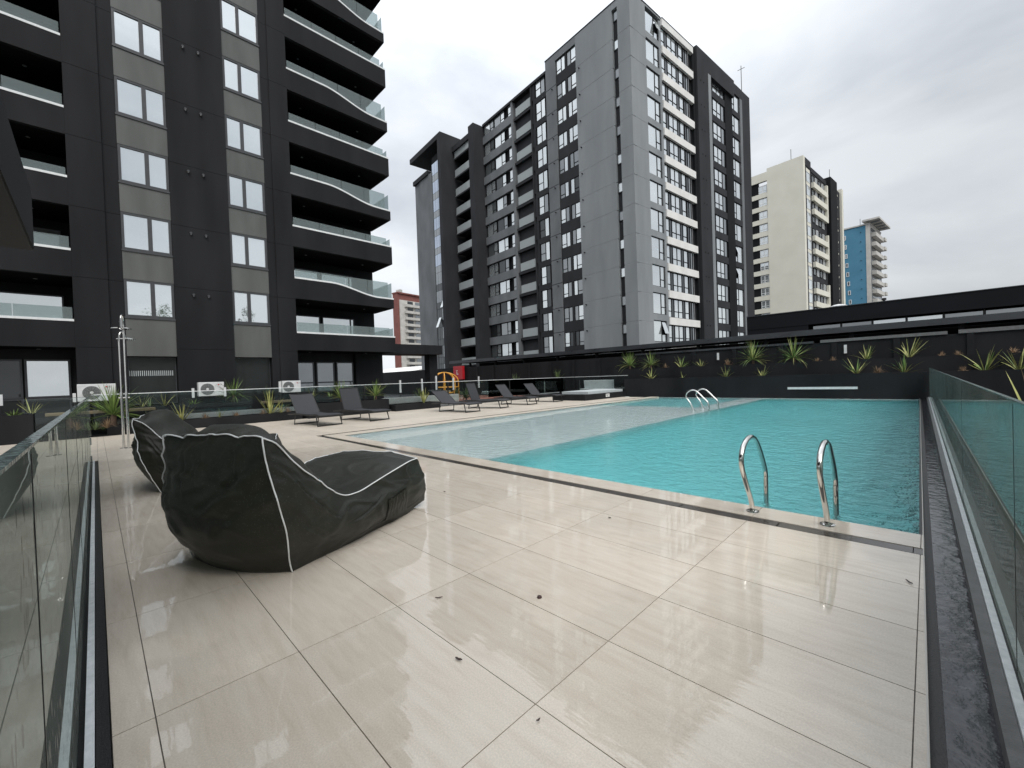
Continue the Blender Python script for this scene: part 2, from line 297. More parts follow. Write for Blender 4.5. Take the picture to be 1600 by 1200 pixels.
def water_mat():
    mt, t, b = newmat('pool_water'); t.nodes.remove(b); o = t.nodes['Material Output']
    gl = N(t, 'ShaderNodeBsdfGlass'); gl.inputs['IOR'].default_value = 1.33; gl.inputs['Roughness'].default_value = 0
    ge = N(t, 'ShaderNodeNewGeometry')
    # wind ripples plus rain rings
    nz = N(t, 'ShaderNodeTexNoise'); nz.inputs['Scale'].default_value = 4.6; nz.inputs['Detail'].default_value = 5; nz.inputs['Roughness'].default_value = .6
    nz.inputs['Distortion'].default_value = .5
    t.links.new(ge.outputs['Position'], nz.inputs['Vector'])
    vo = N(t, 'ShaderNodeTexVoronoi'); vo.inputs['Scale'].default_value = 3.6
    t.links.new(ge.outputs['Position'], vo.inputs['Vector'])
    sn = N(t, 'ShaderNodeMath', operation='MULTIPLY'); sn.inputs[1].default_value = 55; t.links.new(vo.outputs['Distance'], sn.inputs[0])
    si = N(t, 'ShaderNodeMath', operation='SINE'); t.links.new(sn.outputs[0], si.inputs[0])
    fa = N(t, 'ShaderNodeMapRange'); fa.inputs['From Min'].default_value = 0; fa.inputs['From Max'].default_value = .33
    fa.inputs['To Min'].default_value = 1; fa.inputs['To Max'].default_value = 0; t.links.new(vo.outputs['Distance'], fa.inputs[0])
    ri = N(t, 'ShaderNodeMath', operation='MULTIPLY'); t.links.new(si.outputs[0], ri.inputs[0]); t.links.new(fa.outputs[0], ri.inputs[1])
    ri2 = N(t, 'ShaderNodeMath', operation='MULTIPLY'); ri2.inputs[1].default_value = .13; t.links.new(ri.outputs[0], ri2.inputs[0])
    v2 = N(t, 'ShaderNodeTexVoronoi'); v2.inputs['Scale'].default_value = 7
    t.links.new(ge.outputs['Position'], v2.inputs['Vector'])
    d2 = N(t, 'ShaderNodeMapRange'); d2.inputs['From Min'].default_value = 0; d2.inputs['From Max'].default_value = .16
    d2.inputs['To Min'].default_value = .38; d2.inputs['To Max'].default_value = 0; t.links.new(v2.outputs['Distance'], d2.inputs[0])
    a1 = N(t, 'ShaderNodeMath', operation='ADD'); t.links.new(nz.outputs['Fac'], a1.inputs[0]); t.links.new(ri2.outputs[0], a1.inputs[1])
    a2 = N(t, 'ShaderNodeMath', operation='ADD'); t.links.new(a1.outputs[0], a2.inputs[0]); t.links.new(d2.outputs[0], a2.inputs[1])
    n3 = N(t, 'ShaderNodeTexNoise'); n3.inputs['Scale'].default_value = 15; n3.inputs['Detail'].default_value = 3
    t.links.new(ge.outputs['Position'], n3.inputs['Vector'])
    n3m = N(t, 'ShaderNodeMath', operation='MULTIPLY'); n3m.inputs[1].default_value = .30; t.links.new(n3.outputs['Fac'], n3m.inputs[0])
    a3 = N(t, 'ShaderNodeMath', operation='ADD'); t.links.new(a2.outputs[0], a3.inputs[0]); t.links.new(n3m.outputs[0], a3.inputs[1]); a2 = a3
    bp = N(t, 'ShaderNodeBump'); bp.inputs['Strength'].default_value = 1.0; bp.inputs['Distance'].default_value = .075
    n5 = N(t, 'ShaderNodeTexNoise'); n5.inputs['Scale'].default_value = .33; n5.inputs['Detail'].default_value = 3; t.links.new(ge.outputs['Position'], n5.inputs['Vector'])
    m5 = N(t, 'ShaderNodeMapRange'); m5.inputs['From Min'].default_value = .35; m5.inputs['From Max'].default_value = .65; m5.inputs['To Min'].default_value = .55; m5.inputs['To Max'].default_value = 1.0
    t.links.new(n5.outputs['Fac'], m5.inputs[0]); t.links.new(m5.outputs[0], bp.inputs['Strength'])
    t.links.new(a2.outputs[0], bp.inputs['Height']); t.links.new(bp.outputs[0], gl.inputs['Normal'])
    va = N(t, 'ShaderNodeVolumeAbsorption'); va.inputs['Color'].default_value = (.0, .86, .89, 1); va.inputs['Density'].default_value = .42
    t.links.new(gl.outputs[0], o.inputs['Surface']); t.links.new(va.outputs[0], o.inputs['Volume'])
    return mt
M['water'] = water_mat()

def bag_mat():
    mt, t, b = newmat('bag_fabric')
    tcn = N(t, 'ShaderNodeTexCoord')
    nz = N(t, 'ShaderNodeTexNoise'); nz.inputs['Scale'].default_value = 3; nz.inputs['Detail'].default_value = 6
    t.links.new(tcn.outputs['Object'], nz.inputs['Vector'])
    rp = N(t, 'ShaderNodeValToRGB'); rp.color_ramp.elements[0].position = .3; rp.color_ramp.elements[1].position = .7
    rp.color_ramp.elements[0].color = (.010,.011,.007,1); rp.color_ramp.elements[1].color = (.019,.020,.013,1)
    t.links.new(nz.outputs['Fac'], rp.inputs[0])
    vo = N(t, 'ShaderNodeTexVoronoi'); vo.inputs['Scale'].default_value = 95
    t.links.new(tcn.outputs['Object'], vo.inputs['Vector'])
    lt = N(t, 'ShaderNodeMath', operation='LESS_THAN'); lt.inputs[1].default_value = .17; t.links.new(vo.outputs['Distance'], lt.inputs[0])
    cn = N(t, 'ShaderNodeSeparateColor'); t.links.new(vo.outputs['Color'], cn.inputs[0])
    gt = N(t, 'ShaderNodeMath', operation='GREATER_THAN'); gt.inputs[1].default_value = .4; t.links.new(cn.outputs[0], gt.inputs[0])
    ml = N(t, 'ShaderNodeMath', operation='MULTIPLY'); t.links.new(lt.outputs[0], ml.inputs[0]); t.links.new(gt.outputs[0], ml.inputs[1])
    b.inputs['Specular IOR Level'].default_value = .35; b.inputs['Sheen Weight'].default_value = .05; b.inputs['Sheen Roughness'].default_value = .4
    mxc = N(t, 'ShaderNodeMixRGB'); mxc.inputs[2].default_value = (.16,.16,.15,1)  # pale specks paint the bright glint of rain drops into the colour
    t.links.new(ml.outputs[0], mxc.inputs[0]); t.links.new(rp.outputs[0], mxc.inputs[1]); t.links.new(mxc.outputs[0], b.inputs['Base Color'])
    rg = N(t, 'ShaderNodeMapRange'); rg.inputs['To Min'].default_value = .42; rg.inputs['To Max'].default_value = .04
    t.links.new(ml.outputs[0], rg.inputs[0]); t.links.new(rg.outputs[0], b.inputs['Roughness'])
    nb = N(t, 'ShaderNodeTexNoise'); nb.inputs['Scale'].default_value = 400; nb.inputs['Detail'].default_value = 2
    t.links.new(tcn.outputs['Object'], nb.inputs['Vector'])
    drop = N(t, 'ShaderNodeMapRange'); drop.inputs['From Min'].default_value = .13; drop.inputs['From Max'].default_value = 0
    drop.inputs['To Min'].default_value = 0; drop.inputs['To Max'].default_value = 3; t.links.new(vo.outputs['Distance'], drop.inputs[0])
    dm = N(t, 'ShaderNodeMath', operation='MULTIPLY'); t.links.new(drop.outputs[0], dm.inputs[0]); t.links.new(gt.outputs[0], dm.inputs[1])
    a = N(t, 'ShaderNodeMath', operation='ADD'); t.links.new(nb.outputs['Fac'], a.inputs[0]); t.links.new(dm.outputs[0], a.inputs[1])
    bp = N(t, 'ShaderNodeBump'); bp.inputs['Strength'].default_value = .5; bp.inputs['Distance'].default_value = .0025
    t.links.new(a.outputs[0], bp.inputs['Height']); t.links.new(bp.outputs[0], b.inputs['Normal'])
    return mt
M['bag'] = bag_mat()

# ------------------------------------------------------------------ mesh helpers
class MB:
    def __init__(s): s.v = []; s.f = []; s.smooth = False
    def box(s, x0, x1, y0, y1, z0, z1):
        i = len(s.v)
        s.v += [(x0,y0,z0),(x1,y0,z0),(x1,y1,z0),(x0,y1,z0),(x0,y0,z1),(x1,y0,z1),(x1,y1,z1),(x0,y1,z1)]
        s.f += [(i,i+3,i+2,i+1),(i+4,i+5,i+6,i+7),(i,i+1,i+5,i+4),(i+1,i+2,i+6,i+5),(i+2,i+3,i+7,i+6),(i+3,i,i+4,i+7)]
        return s
    def prism(s, pts, axis, a0, a1):
        # pts: 2-D outline, extruded along axis ('x': pts=(y,z); 'y': (x,z); 'z': (x,y))
        i = len(s.v); n = len(pts)
        def P(p, a): return (a, p[0], p[1]) if axis == 'x' else ((p[0], a, p[1]) if axis == 'y' else (p[0], p[1], a))
        s.v += [P(p, a0) for p in pts] + [P(p, a1) for p in pts]
        s.f += [tuple(range(i, i+n)), tuple(range(i+2*n-1, i+n-1, -1))]
        for k in range(n): s.f.append((i+k, i+n+k, i+n+(k+1) % n, i+(k+1) % n))
        return s
    def tube(s, pts, r, n=10, closed=False):
        pts = [Vector(p) for p in pts]; rings = []
        rs = r if isinstance(r, (list, tuple)) else [r]*len(pts)
        prev = None
        for k, p in enumerate(pts):
            if closed: t = pts[(k+1) % len(pts)]-pts[k-1]
            else: t = pts[min(k+1, len(pts)-1)]-pts[max(k-1, 0)]
            t.normalize()
            if prev is None:
                a = Vector((0,0,1)) if abs(t.z) < .9 else Vector((1,0,0)); u = t.cross(a).normalized()
            else: u = (prev-t*prev.dot(t)).normalized()
            prev = u; w = t.cross(u); i = len(s.v)
            for q in range(n):
                a = 2*math.pi*q/n; s.v.append(tuple(p+(u*math.cos(a)+w*math.sin(a))*rs[k]))
            rings.append(i)
        for k in range(len(pts)-(0 if closed else 1)):
            a, b = rings[k], rings[(k+1) % len(pts)]
            for q in range(n): s.f.append((a+q, a+(q+1) % n, b+(q+1) % n, b+q))
        if not closed:
            s.f.append(tuple(rings[0]+q for q in range(n))[::-1]); s.f.append(tuple(rings[-1]+q for q in range(n)))
        s.smooth = True
        return s
    def mesh(s, name, mat):
        me = bpy.data.meshes.new(name); me.from_pydata(s.v, [], s.f); me.materials.append(M[mat])
        bm = bmesh.new(); bm.from_mesh(me); bmesh.ops.recalc_face_normals(bm, faces=bm.faces); bm.to_mesh(me); bm.free()
        if s.smooth:
            me.polygons.foreach_set('use_smooth', [True]*len(me.polygons)); me.set_sharp_from_angle(angle=R(40))
        me.update(); return me
    def build(s, name, mat, parent=None, loc=None, rz=0.0):
        return inst(name, s.mesh(name, mat), parent, loc, rz)
def inst(name, me, parent=None, loc=None, rz=0.0):
    o = bpy.data.objects.new(name, me); COL.objects.link(o)
    if parent is not None: o.parent = parent
    if loc: o.location = loc
    if rz: o.rotation_euler = (0, 0, rz)
    return o
def tag(o, label, cat, group=None):
    o['label'] = label; o['category'] = cat
    if group: o['group'] = group
    return o
def thing(name, label, cat, loc=(0,0,0), rz=0.0, group=None):
    o = bpy.data.objects.new(name, None); COL.objects.link(o); o.location = loc; o.rotation_euler = (0, 0, rz)
    o.empty_display_size = .2
    return tag(o, label, cat, group)
def struct(o, kind='structure'): o['kind'] = kind; return o
def bevel(o, w, seg=2):
    b = o.modifiers.new('bevel', 'BEVEL'); b.width = w; b.segments = seg; b.limit_method = 'ANGLE'; return o
def smoothstep(t): t = max(0, min(1, t)); return t*t*(3-2*t)
def catmull(pts, n=6, closed=False):
    P = [Vector(p) for p in pts]; out = []
    L = len(P); rng = range(L if closed else L-1)
    for i in rng:
        p0 = P[(i-1) % L] if (closed or i > 0) else P[0]; p1 = P[i]; p2 = P[(i+1) % L]
        p3 = P[(i+2) % L] if (closed or i+2 < L) else P[-1]
        for k in range(n):
            t = k/n
            out.append(.5*((2*p1)+(-p0+p2)*t+(2*p0-5*p1+4*p2-p3)*t*t+(-p0+3*p1-3*p2+p3)*t**3))
    if not closed: out.append(P[-1])
    return out

# ------------------------------------------------------------------ ground and decks
struct(MB().box(-900, 900, -900, 900, -9.5, -9).build('ground', 'ground'))
struct(MB().box(-60, 40, -30, -.16, -1.2, -.35).box(-60, -19.3, -.16, 26.3, -1.2, -.02).build('lower_terrace', 'terrace'))
struct(MB().box(-60, 40, -30, 31, -8.9, -1.6).build('podium', 'grey_wall_dark'))
struct(MB().box(.34, 40, -.16, 24.6, -1.5, -.25).build('side_terrace', 'terrace'))

DR0, DR1, PY0 = 4.42, 4.58, 4.95           # drain and pool edge (near side)
DX0, DX1, PX0 = -12.45, -12.28, -11.75     # drain and pool edge (left side)
deck = MB().box(-19.25, -.05, 0, DR0, -.30, -.008).box(-19.25, DX0, DR0, 24.0, -.30, -.008).box(-19.25, -12.55, -7, 0, -.30, -.008).box(-12.55, -.05, -7, -.16, -.30, -.008)
deck = struct(deck.build('pool_deck', 'grout'))
cells = []
xs = [-.062-1.2*k for k in range(0, 17)]; xs = [0.0]+xs
ys = [.142+.6*k for k in range(-12, 7)]
ys = [y for y in ys if y < -.1]+[.0]+[.142+.6*k for k in range(0, 7)]+[DR0]+[4.942+.6*k for k in range(0, 33)]
def RX(y): return .008-.0108*y
def rect(mb, x0, x1, y0, y1, z0, z1):
    if x1 >= -.001: return mb.prism([(x0, y0), (RX(y0), y0), (RX(y1), y1), (x0, y1)], 'z', z0, z1)
    return mb.box(x0, x1, y0, y1, z0, z1)
def clip(x0, x1, y0, y1, rx0, rx1, ry0, ry1):
    a, b, c, d = max(x0, rx0), min(x1, rx1), max(y0, ry0), min(y1, ry1)
    return (a, b, c, d) if b-a > .03 and d-c > .03 else None
for i in range(len(xs)-1):
    for j in range(len(ys)-1):
        for reg in ((-19.25, 0, 0, DR0), (-19.25, DX0, DR0, 24.0), (-19.25, -12.55, -7, 0), (-12.55, 0, -7, -.16)):
            c = clip(xs[i+1], xs[i], ys[j], ys[j+1], *reg)
            if c: cells.append(c)
cells.sort(key=lambda c: ((c[0]+c[1])/2)**2+((c[2]+c[3])/2)**2)
tcache = {}
rest = MB()
for k, (x0, x1, y0, y1) in enumerate(cells):
    g = .0024; w, d = x1-x0, y1-y0
    if x1 >= -.001:
        rect(MB(), x0+g, x1, y0+g, y1-g, -.012, 0).build('tile', 'tile', deck); continue
    if k < 290:
        key = (round(w, 3), round(d, 3))
        if key not in tcache:
            tcache[key] = MB().box(-w/2+g, w/2-g, -d/2+g, d/2-g, -.012, 0).mesh('tile', 'tile')
        inst('tile', tcache[key], deck, ((x0+x1)/2, (y0+y1)/2, rnd.uniform(-.0004, .0004)))
    else:
        rest.box(x0+g, x1-g, y0+g, y1-g, -.012, 0)
struct(rest.build('distant_tiles', 'tile', deck), 'stuff')
# coping round the pool
coping = struct(MB().box(DX1, -.06, DR1, PY0-.004, -.3, -.008).box(DX1, PX0-.004, PY0-.004, 24.5, -.3, -.008).build('pool_coping', 'grout'))
cy = [PY0-.0]+[5.6+1.2*k for k in range(16)]
cx = [0.0]+[-.062-1.2*k for k in range(0, 11) if -.062-1.2*k > DX1+.1]+[DX1]
for i in range(len(cx)-1):
    rect(MB(), cx[i+1]+.003, cx[i]-(.003 if i else 0), DR1+.002, PY0, -.03, 0).build('coping_tile', 'tile', coping)
yy = PY0+.006
while yy < 24.4:
    y1 = min(yy+1.2, 24.5)
    MB().box(DX1+.003, PX0, yy, y1-.005, -.03, 0).build('coping_tile', 'tile', coping); yy += 1.2
dr = struct(MB().box(DX0+.003, -.045, DR0+.003, DR1-.003, -.1, -.03).box(DX0+.003, DX1-.003, DR1, 24.4, -.1, -.03).build('drain_channel', 'kerb_black'))
x = 0.0; seg = [(-.10, -.003)]+[(-.10-.92*(k+1)+.006, -.10-.92*k) for k in range(13)]
for a, b in seg:
    MB().box(max(a, DX0+.01), min(b-.006, -.045), DR0+.012, DR1-.012, -.03, -.003).build('drain_cover', 'drain', dr)
yy = DR1+.02
while yy < 24:
    MB().box(DX0+.015, DX1-.015, yy, yy+.914, -.03, -.003).build('drain_cover', 'drain', dr); yy += .92
# pool basin: deep part, shallow shelf, plunge pool
ZW, ZF, ZS, ZJ = -.022, -1.25, -.17, -.85
SX = -5.9
basin = MB()
basin.box(PX0-.2, -.04, PY0, 24.6, -1.6, ZF)                     # floor
basin.box(PX0-.25, SX, PY0, 17.7, ZF, ZS)                       # shelf
basin.box(PX0-2.2, -12.7, 17.7, 24.6, ZF, ZS)
basin.box(-6.9, SX, 17.7, 24.6, ZF, ZS)
basin.box(-12.7, -6.9, 23.9, 24.6, ZF, ZS).box(-12.7, -6.9, 17.7, 23.9, ZF, ZJ)
basin.box(SX, -.2, 23.95, 24.6, ZF, ZS)
basin.box(PX0-.25, -.06, PY0-.2, PY0-.001, -1.6, -.012)               # near wall
basin.box(PX0-.25, PX0, PY0, 19.0, -1.6, -.012)                 # left wall
basin.box(-14.05, -13.8, 19.0, 24.6, -1.6, -.012)
struct(basin.build('pool_basin', 'pool_finish'))
struct(MB().prism([(-.075, PY0+.002), (-.05, PY0+.002), (-.262, 24.6), (-.285, 24.6)], 'z', -1.6, -.012).build('pool_side_wall', 'kerb_black'))
SKEW = R(.62)
# grey strip on the deep floor, standing in for ladder reflection lines
struct(MB().box(-.62, -.54, 7.5, 16.5, ZF, ZF+.006).build('ladder_reflection_stripe', 'fan_grey'))
w = MB().prism([(PX0-.1, PY0-.1), (-.07, PY0-.1), (-.282, 24.65), (-13.75, 24.65), (-13.75, 19.3), (PX0-.1, 19.3)], 'z', -1.4, ZW)
struct(w.build('pool_water', 'water'))

# ------------------------------------------------------------------ right gutter and glass balustrade
gut = struct(MB().box(0.008, .055, .0, 24.6, -.3, -.045).build('rain_gutter', 'kerb_black'))
MB().box(0.0, .007, .0, 24.6, -.3, .003).build('edge_trim', 'pale_conc', gut)
MB().box(.055, .205, .0, 24.6, -.3, -.03).build('gutter_membrane', 'membrane', gut)
MB().box(.205, .252, 0, 24.6, -.3, .055).build('gutter_upstand', 'grey_upstand', gut)
gut.rotation_euler = (0, 0, SKEW)
def rail_run(root, axis, a0, seams, a1, c, th, z0, z1, mat='rail_glass', edge='wet_edge'):
    pts = [a0]+list(seams)+[a1]
    for i in range(len(pts)-1):
        p, q = pts[i]+.006, pts[i+1]-.006
        mb = MB().box(*((p, q, c-th/2, c+th/2) if axis == 'x' else (c-th/2, c+th/2, p, q)), z0, z1)
        g = mb.build('glass_panel', mat, root)
        if edge and i > 0:
            sq = pts[i]; MB().box(*((sq-.004, sq+.004, c-th/2-.001, c+th/2+.001) if axis == 'x' else (c-th/2-.001, c+th/2+.001, sq-.004, sq+.004)), z0, z1-.01).build('joint_seal', 'kerb_black', root)
        if edge:
            e = MB().box(*((p, q, c-th/2-.0015, c+th/2+.0015) if axis == 'x' else (c-th/2-.0015, c+th/2+.0015, p, q)), z1+.001, z1+.008)
            e.build('glass_edge', edge, g)
rr = thing('glass_balustrade', 'long rain-wet green glass balustrade running beside the pool on the right', 'balustrade', (.30, 12, 0))
rr.location = (0,0,0); rr.rotation_euler = (0, 0, SKEW)
MB().box(.254, .284, 0, 24.55, -.05, .075).build('base_rail', 'alum', rr)
MB().box(.319, .335, 0, 24.55, -.05, .05).build('base_channel', 'kerb_black', rr)
MB().box(.281, .319, 0, 24.55, -.05, .03).build('base_channel', 'kerb_black', rr)
rail_run(rr, 'y', .02, [2.86, 6.04, 9.4, 12.9, 16.4, 20.3], 24.5, .30, .015, .06, 1.28)
# left balustrade
kb = struct(MB().box(-12.4, 0.0, -.047, -.003, -.3, .004).build('deck_kerb', 'kerb_black'))
rl = thing('glass_balustrade', 'rain-spotted glass balustrade along the left edge of the deck in the foreground', 'balustrade')
MB().box(-12.4, .2, -.079, -.050, -.05, .03).build('base_rail', 'alum', rl)

MB().box(-12.4, .2, -.15, -.079, -.05, -.01).build('base_channel', 'kerb_black', rl)
rail_run(rl, 'x', -12.5, [-11.05, -9.67, -8.29, -6.91, -5.53, -4.15, -2.77, -1.34], .2, -.110, .021, -.01, 1.345)
MB().box(-12.53, -12.5, -.13, -.085, .35, .5).build('hinge', 'steel', rl)
MB().box(-12.53, -12.5, -.13, -.085, 0, .12).build('hinge', 'steel', rl)

# ------------------------------------------------------------------ bean bags
def bean_bag(loc, rz, label, seed, hb=1.0, W=1.34, L=2.0):
    root = thing('bean_bag', label, 'bean bag', loc, rz, 'dark bean bag loungers on the deck')
    NX, NY, NZ = 92, 60, 48
    REAR = [((-.97,.80),(-.15,.05),.020,.075), ((.93,.62),(.50,.08),.018,.07), ((.35,.85),(.12,.28),.016,.07), ((.80,.30),(.34,.22),.022,.045),
            ((-.52,.93),(-.62,.45),.014,.06), ((-.05,.8),(-.02,.42),.012,.05), ((-.9,.35),(-.3,-.25),.012,.08), ((.8,-.1),(.2,-.5),.010,.09)]
    SIDE = [((-.86,.70),(-.42,.18),.018,.05), ((-.30,-.05),(.28,.42),.014,.05), ((-.15,-.62),(.85,-.70),.014,.05), ((-.9,-.1),(-.5,-.45),.012,.07), ((.5,.75),(.9,.2),.010,.05)]
    def creases(q, w, lst):
        t_ = 0
        for (p0, p1, dep, wid) in lst:
            dx, dy = p1[0]-p0[0], p1[1]-p0[1]; k_ = max(0, min(1, ((q-p0[0])*dx+(w-p0[1])*dy)/(dx*dx+dy*dy)))
            ex, ey = q-p0[0]-k_*dx, w-p0[1]-k_*dy; sd_ = (ex*dy-ey*dx)/math.hypot(dx, dy); d_ = math.hypot(ex, ey)
            fade = math.sin(math.pi*min(1, .12+.88*(1-k_)))**.7
            t_ += fade*dep*(-math.exp(-(d_/(wid*.45))**2)+.9*math.exp(-((d_-wid)/wid)**2)*(1 if sd_ > 0 else .4))
        return t_*(1-abs(q)**10)*(1-abs(w)**10)
    off = Vector((seed*7.3, seed*3.1, 0))
    KN = [(0,1.05),(.03,1.07),(.085,.97),(.17,.78),(.24,.70),(.31,.55),(.41,.45),(.52,.44),(.72,.50),(.92,.57),(1,.57)]
    def prof(u):
        for (u0, h0), (u1, h1) in zip(KN[:-1], KN[1:]):
            if u <= u1: return (h0+(h1-h0)*(u-u0)/(u1-u0))*hb
        return .57*hb
    def prof_s(u): return sum(prof(max(0, min(1, u+d))) for d in (-.035, -.018, 0, .018, .035))/5
    def shape(a, b, c, wr=True):   # a,b,c in [-1,1]: length, width, height
        k = .16
        s2 = (a*math.sqrt(1-b*b/2-c*c/2+b*b*c*c/3), b*math.sqrt(1-a*a/2-c*c/2+a*a*c*c/3), c*math.sqrt(1-a*a/2-b*b/2+a*a*b*b/3))
        kk = k*(1-.75*smoothstep((a-.3)/.6)); x = a*(1-kk)+s2[0]*kk; y = b*(1-kk)+s2[1]*kk; z = c
        u = (x+1)/2; h = prof_s((a+1)/2); zz = (z+1)/2
        puff = math.sin(math.pi*min(1, zz))
        X = u*L+.27*(1-zz)**1.4*(1-u)**3-.20*(math.sin(math.pi*min(1, zz*.80+.22)))*(1-abs(b)**2.2)*(1-u)**6+.13*(1-zz)*u**5+.04*puff*u**8
        wz = .88+.10*smoothstep(u/.9)+.14*smoothstep(zz/.4)*(1-.8*smoothstep(u/.9))-.07*smoothstep((zz-.5)/.5)*(1-.5*u)
        Y = y*W/2*(wz+.06*puff*(1-abs(a)**2))
        if b > 0: Y -= b*.17*smoothstep((zz-.35)/.6)*smoothstep((.30-u)/.3)
        Z = zz*h+.05*(1-zz)*smoothstep((u-.8)/.2)
        if c > 0:
            m_ = (1-abs(b)**2.4)*smoothstep((c-.3)/.7)
            Z += .165*(1-abs(b)**2.2)*smoothstep((c-.2)/.8)*smoothstep((.50-u)/.3)*smoothstep(u/.11+.12); X += .17*(1-abs(b)**2.2)*smoothstep((c-.2)/.8)*smoothstep((.46-u)/.2)*smoothstep(u/.12)
            Z += .0+.06*m_*smoothstep((u-.6)/.3)-.05*m_*smoothstep((u-.33)/.1)*(1-smoothstep((u-.55)/.2))
        ear = smoothstep((c-.55)/.45)*smoothstep((abs(b)-.70)/.30)*smoothstep((.07-u)/.07)
        Z -= .022*math.exp(-((abs(b)-.60)/.10)**2)*smoothstep((c-.6)/.4)*smoothstep((.10-u)/.1)
        Z += .055*ear; X -= .03*ear; Y += .03*ear*(1 if b > 0 else -1)
        p = Vector((X, Y, Z))
        if wr:
            q = p*2.1+off
            fold = mn.noise(Vector((q.x*1.2, q.y*1.2, q.z*3.2)))
            f2 = mn.noise(Vector((p.x*9, p.y*9, p.z*22))+off)
            # hanging drag lines fan out of the upper corners
            amp = .014+.014*smoothstep((.35-u)/.35)*zz
            nrm = Vector((x*1.1, y*1.6, z*.9)).normalized()
            ridge = 1-abs(mn.noise(Vector((p.x*3.2+p.z*3, p.y*3.0, p.z*5.5))+off*2))*2
            cz = 1.05-p.z; cyy = W/2-abs(p.y); ccx = p.x
            ang = math.atan2(cz+.02, cyy+ccx+.05)      # folds fanning out of the upper rear corners
            dist = math.sqrt(cz*cz+(cyy+ccx)**2)
            drag = (math.sin(ang*17+fold*4)*.5+math.sin(ang*31+fold*7)*.5)*.011*math.exp(-dist*1.5)*smoothstep(dist/.3)
            crease = math.exp(-((p.z-.74-.10*math.sin(p.y*3+1)*1)/.018)**2)*smoothstep((.25-u)/.1)*(1-abs(b)**4)
            drag -= .016*crease
            p += nrm*(fold*amp+f2*.004+max(0, ridge-.5)*.032*(.3+zz)+drag)
            if a == -1: p.x -= creases(b, c, REAR)
            elif abs(b) == 1: p.y += b*creases(a, c, SIDE)
            p.z = max(p.z, .004)
        return p
    mb = MB()
    def grid(fn, na, nb):
        i = len(mb.v)
        for p in range(na+1):
            for q in range(nb+1): mb.v.append(tuple(fn(p/na*2-1, q/nb*2-1)))
        for p in range(na):
            for q in range(nb): mb.f.append((i+p*(nb+1)+q, i+(p+1)*(nb+1)+q, i+(p+1)*(nb+1)+q+1, i+p*(nb+1)+q+1))
    grid(lambda s, t: shape(s, t, 1), NX, NY); grid(lambda s, t: shape(s, t, -1), NX, NY)
    grid(lambda s, t: shape(s, 1, t), NX, NZ); grid(lambda s, t: shape(s, -1, t), NX, NZ)
    grid(lambda s, t: shape(-1, s, t), NY, NZ); grid(lambda s, t: shape(1, s, t), NY, NZ)
    me = bpy.data.meshes.new('cover'); me.from_pydata(mb.v, [], mb.f); me.materials.append(M['bag'])
    bm = bmesh.new(); bm.from_mesh(me); bmesh.ops.remove_doubles(bm, verts=bm.verts, dist=.0008)
    bmesh.ops.recalc_face_normals(bm, faces=bm.faces); bm.to_mesh(me); bm.free()
    me.polygons.foreach_set('use_smooth', [True]*len(me.polygons))
    cov = inst('cover', me, root); 
    def pipe(fn, n=60):
        pts = [fn(k/n*2-1) for k in range(n+1)]
        c0 = Vector((L/2, 0, .35))
        pts = [p+(Vector((0, p.y, p.z*.6))).normalized()*.006 for p in pts]
        MB().tube(pts, .0058, 6).build('piping', 'white_trim', root)
    for s_ in (1, -1):
        pipe(lambda a, s_=s_: shape(a, s_, 1)); pipe(lambda c, s_=s_: shape(-1, s_, c)+Vector((-.008, 0, 0)), 36)
    pipe(lambda b_: shape(-1, b_, 1)+Vector((-.006, 0, .004)), 40)
    pipe(lambda b_: shape(1, b_, 1), 40)
    # gathered side pocket
    pk = MB(); n1_, n2_ = 22, 8; i = 0
    for p in range(n1_+1):
        for q in range(n2_+1):
            u = .66+.17*p/n1_; v = -.72+.9*q/n2_
            P_ = shape(u*2-1, -1, v)
            P_ = P_+Vector((0, -1, 0))*(.012+.010*math.sin(p*1.9)*(q/n2_)+.012*math.sin(math.pi*p/n1_))
            pk.v.append(tuple(P_))
    for p in range(n1_):
        for q in range(n2_): pk.f.append((p*(n2_+1)+q, (p+1)*(n2_+1)+q, (p+1)*(n2_+1)+q+1, p*(n2_+1)+q+1))
    pk.smooth = True; pk.build('side_pocket', 'bag', root)
    hd = [shape(-1, y_, .55)+Vector((-.02-.012*math.sin(math.pi*(y_+.5)/.55), 0, -.015)) for y_ in [(-.5+.55*k/12) for k in range(13)]]
    pass
    return root
# local x = towards the foot, local -y = its right-hand side
bean_bag((-3.91, .53, 0), R(90+25.5), 'dark olive bean bag lounger in the foreground with white piping and high back', 1, hb=1.0)
bean_bag((-8.42, .50, 0), R(90-16), 'second bean bag lounger, farther back and half hidden behind the foreground one', 2, hb=.98, W=1.45, L=1.75)

# ------------------------------------------------------------------ pool handrails
def handrail(pts, foot, label, grp, r=.024):
    root = thing('pool_handrail', label, 'handrail', foot, 0, grp)
    P = [Vector(p)-Vector(foot) for p in pts]
    MB().tube(catmull(P, 8), r, 16).build('rail_tube', 'steel', root)
    fl = MB(); fl.tube([(0,0,-.002),(0,0,.010),(0,0,.016)], [.062,.060,.035], 20); fl.build('floor_flange', 'steel', root)
ladder = [(4.75,0),(4.69,.14),(4.53,.36),(4.43,.52),(4.44,.64),(4.56,.74),(4.74,.77),(4.92,.71),(5.06,.58),(5.19,.42),(5.25,.30),(5.25,.1),(5.25,-.5)]
G = 'polished steel handrails of the pool ladders'
handrail([(-1.30, y, z) for y, z in ladder], (-1.30, 4.75, 0), 'left of the two near polished steel grab rails on the pale pool edge', G)
handrail([(-.68, y, z) for y, z in ladder], (-.68, 4.75, 0), 'right of the two near polished steel grab rails, closest to the glass balustrade', G)
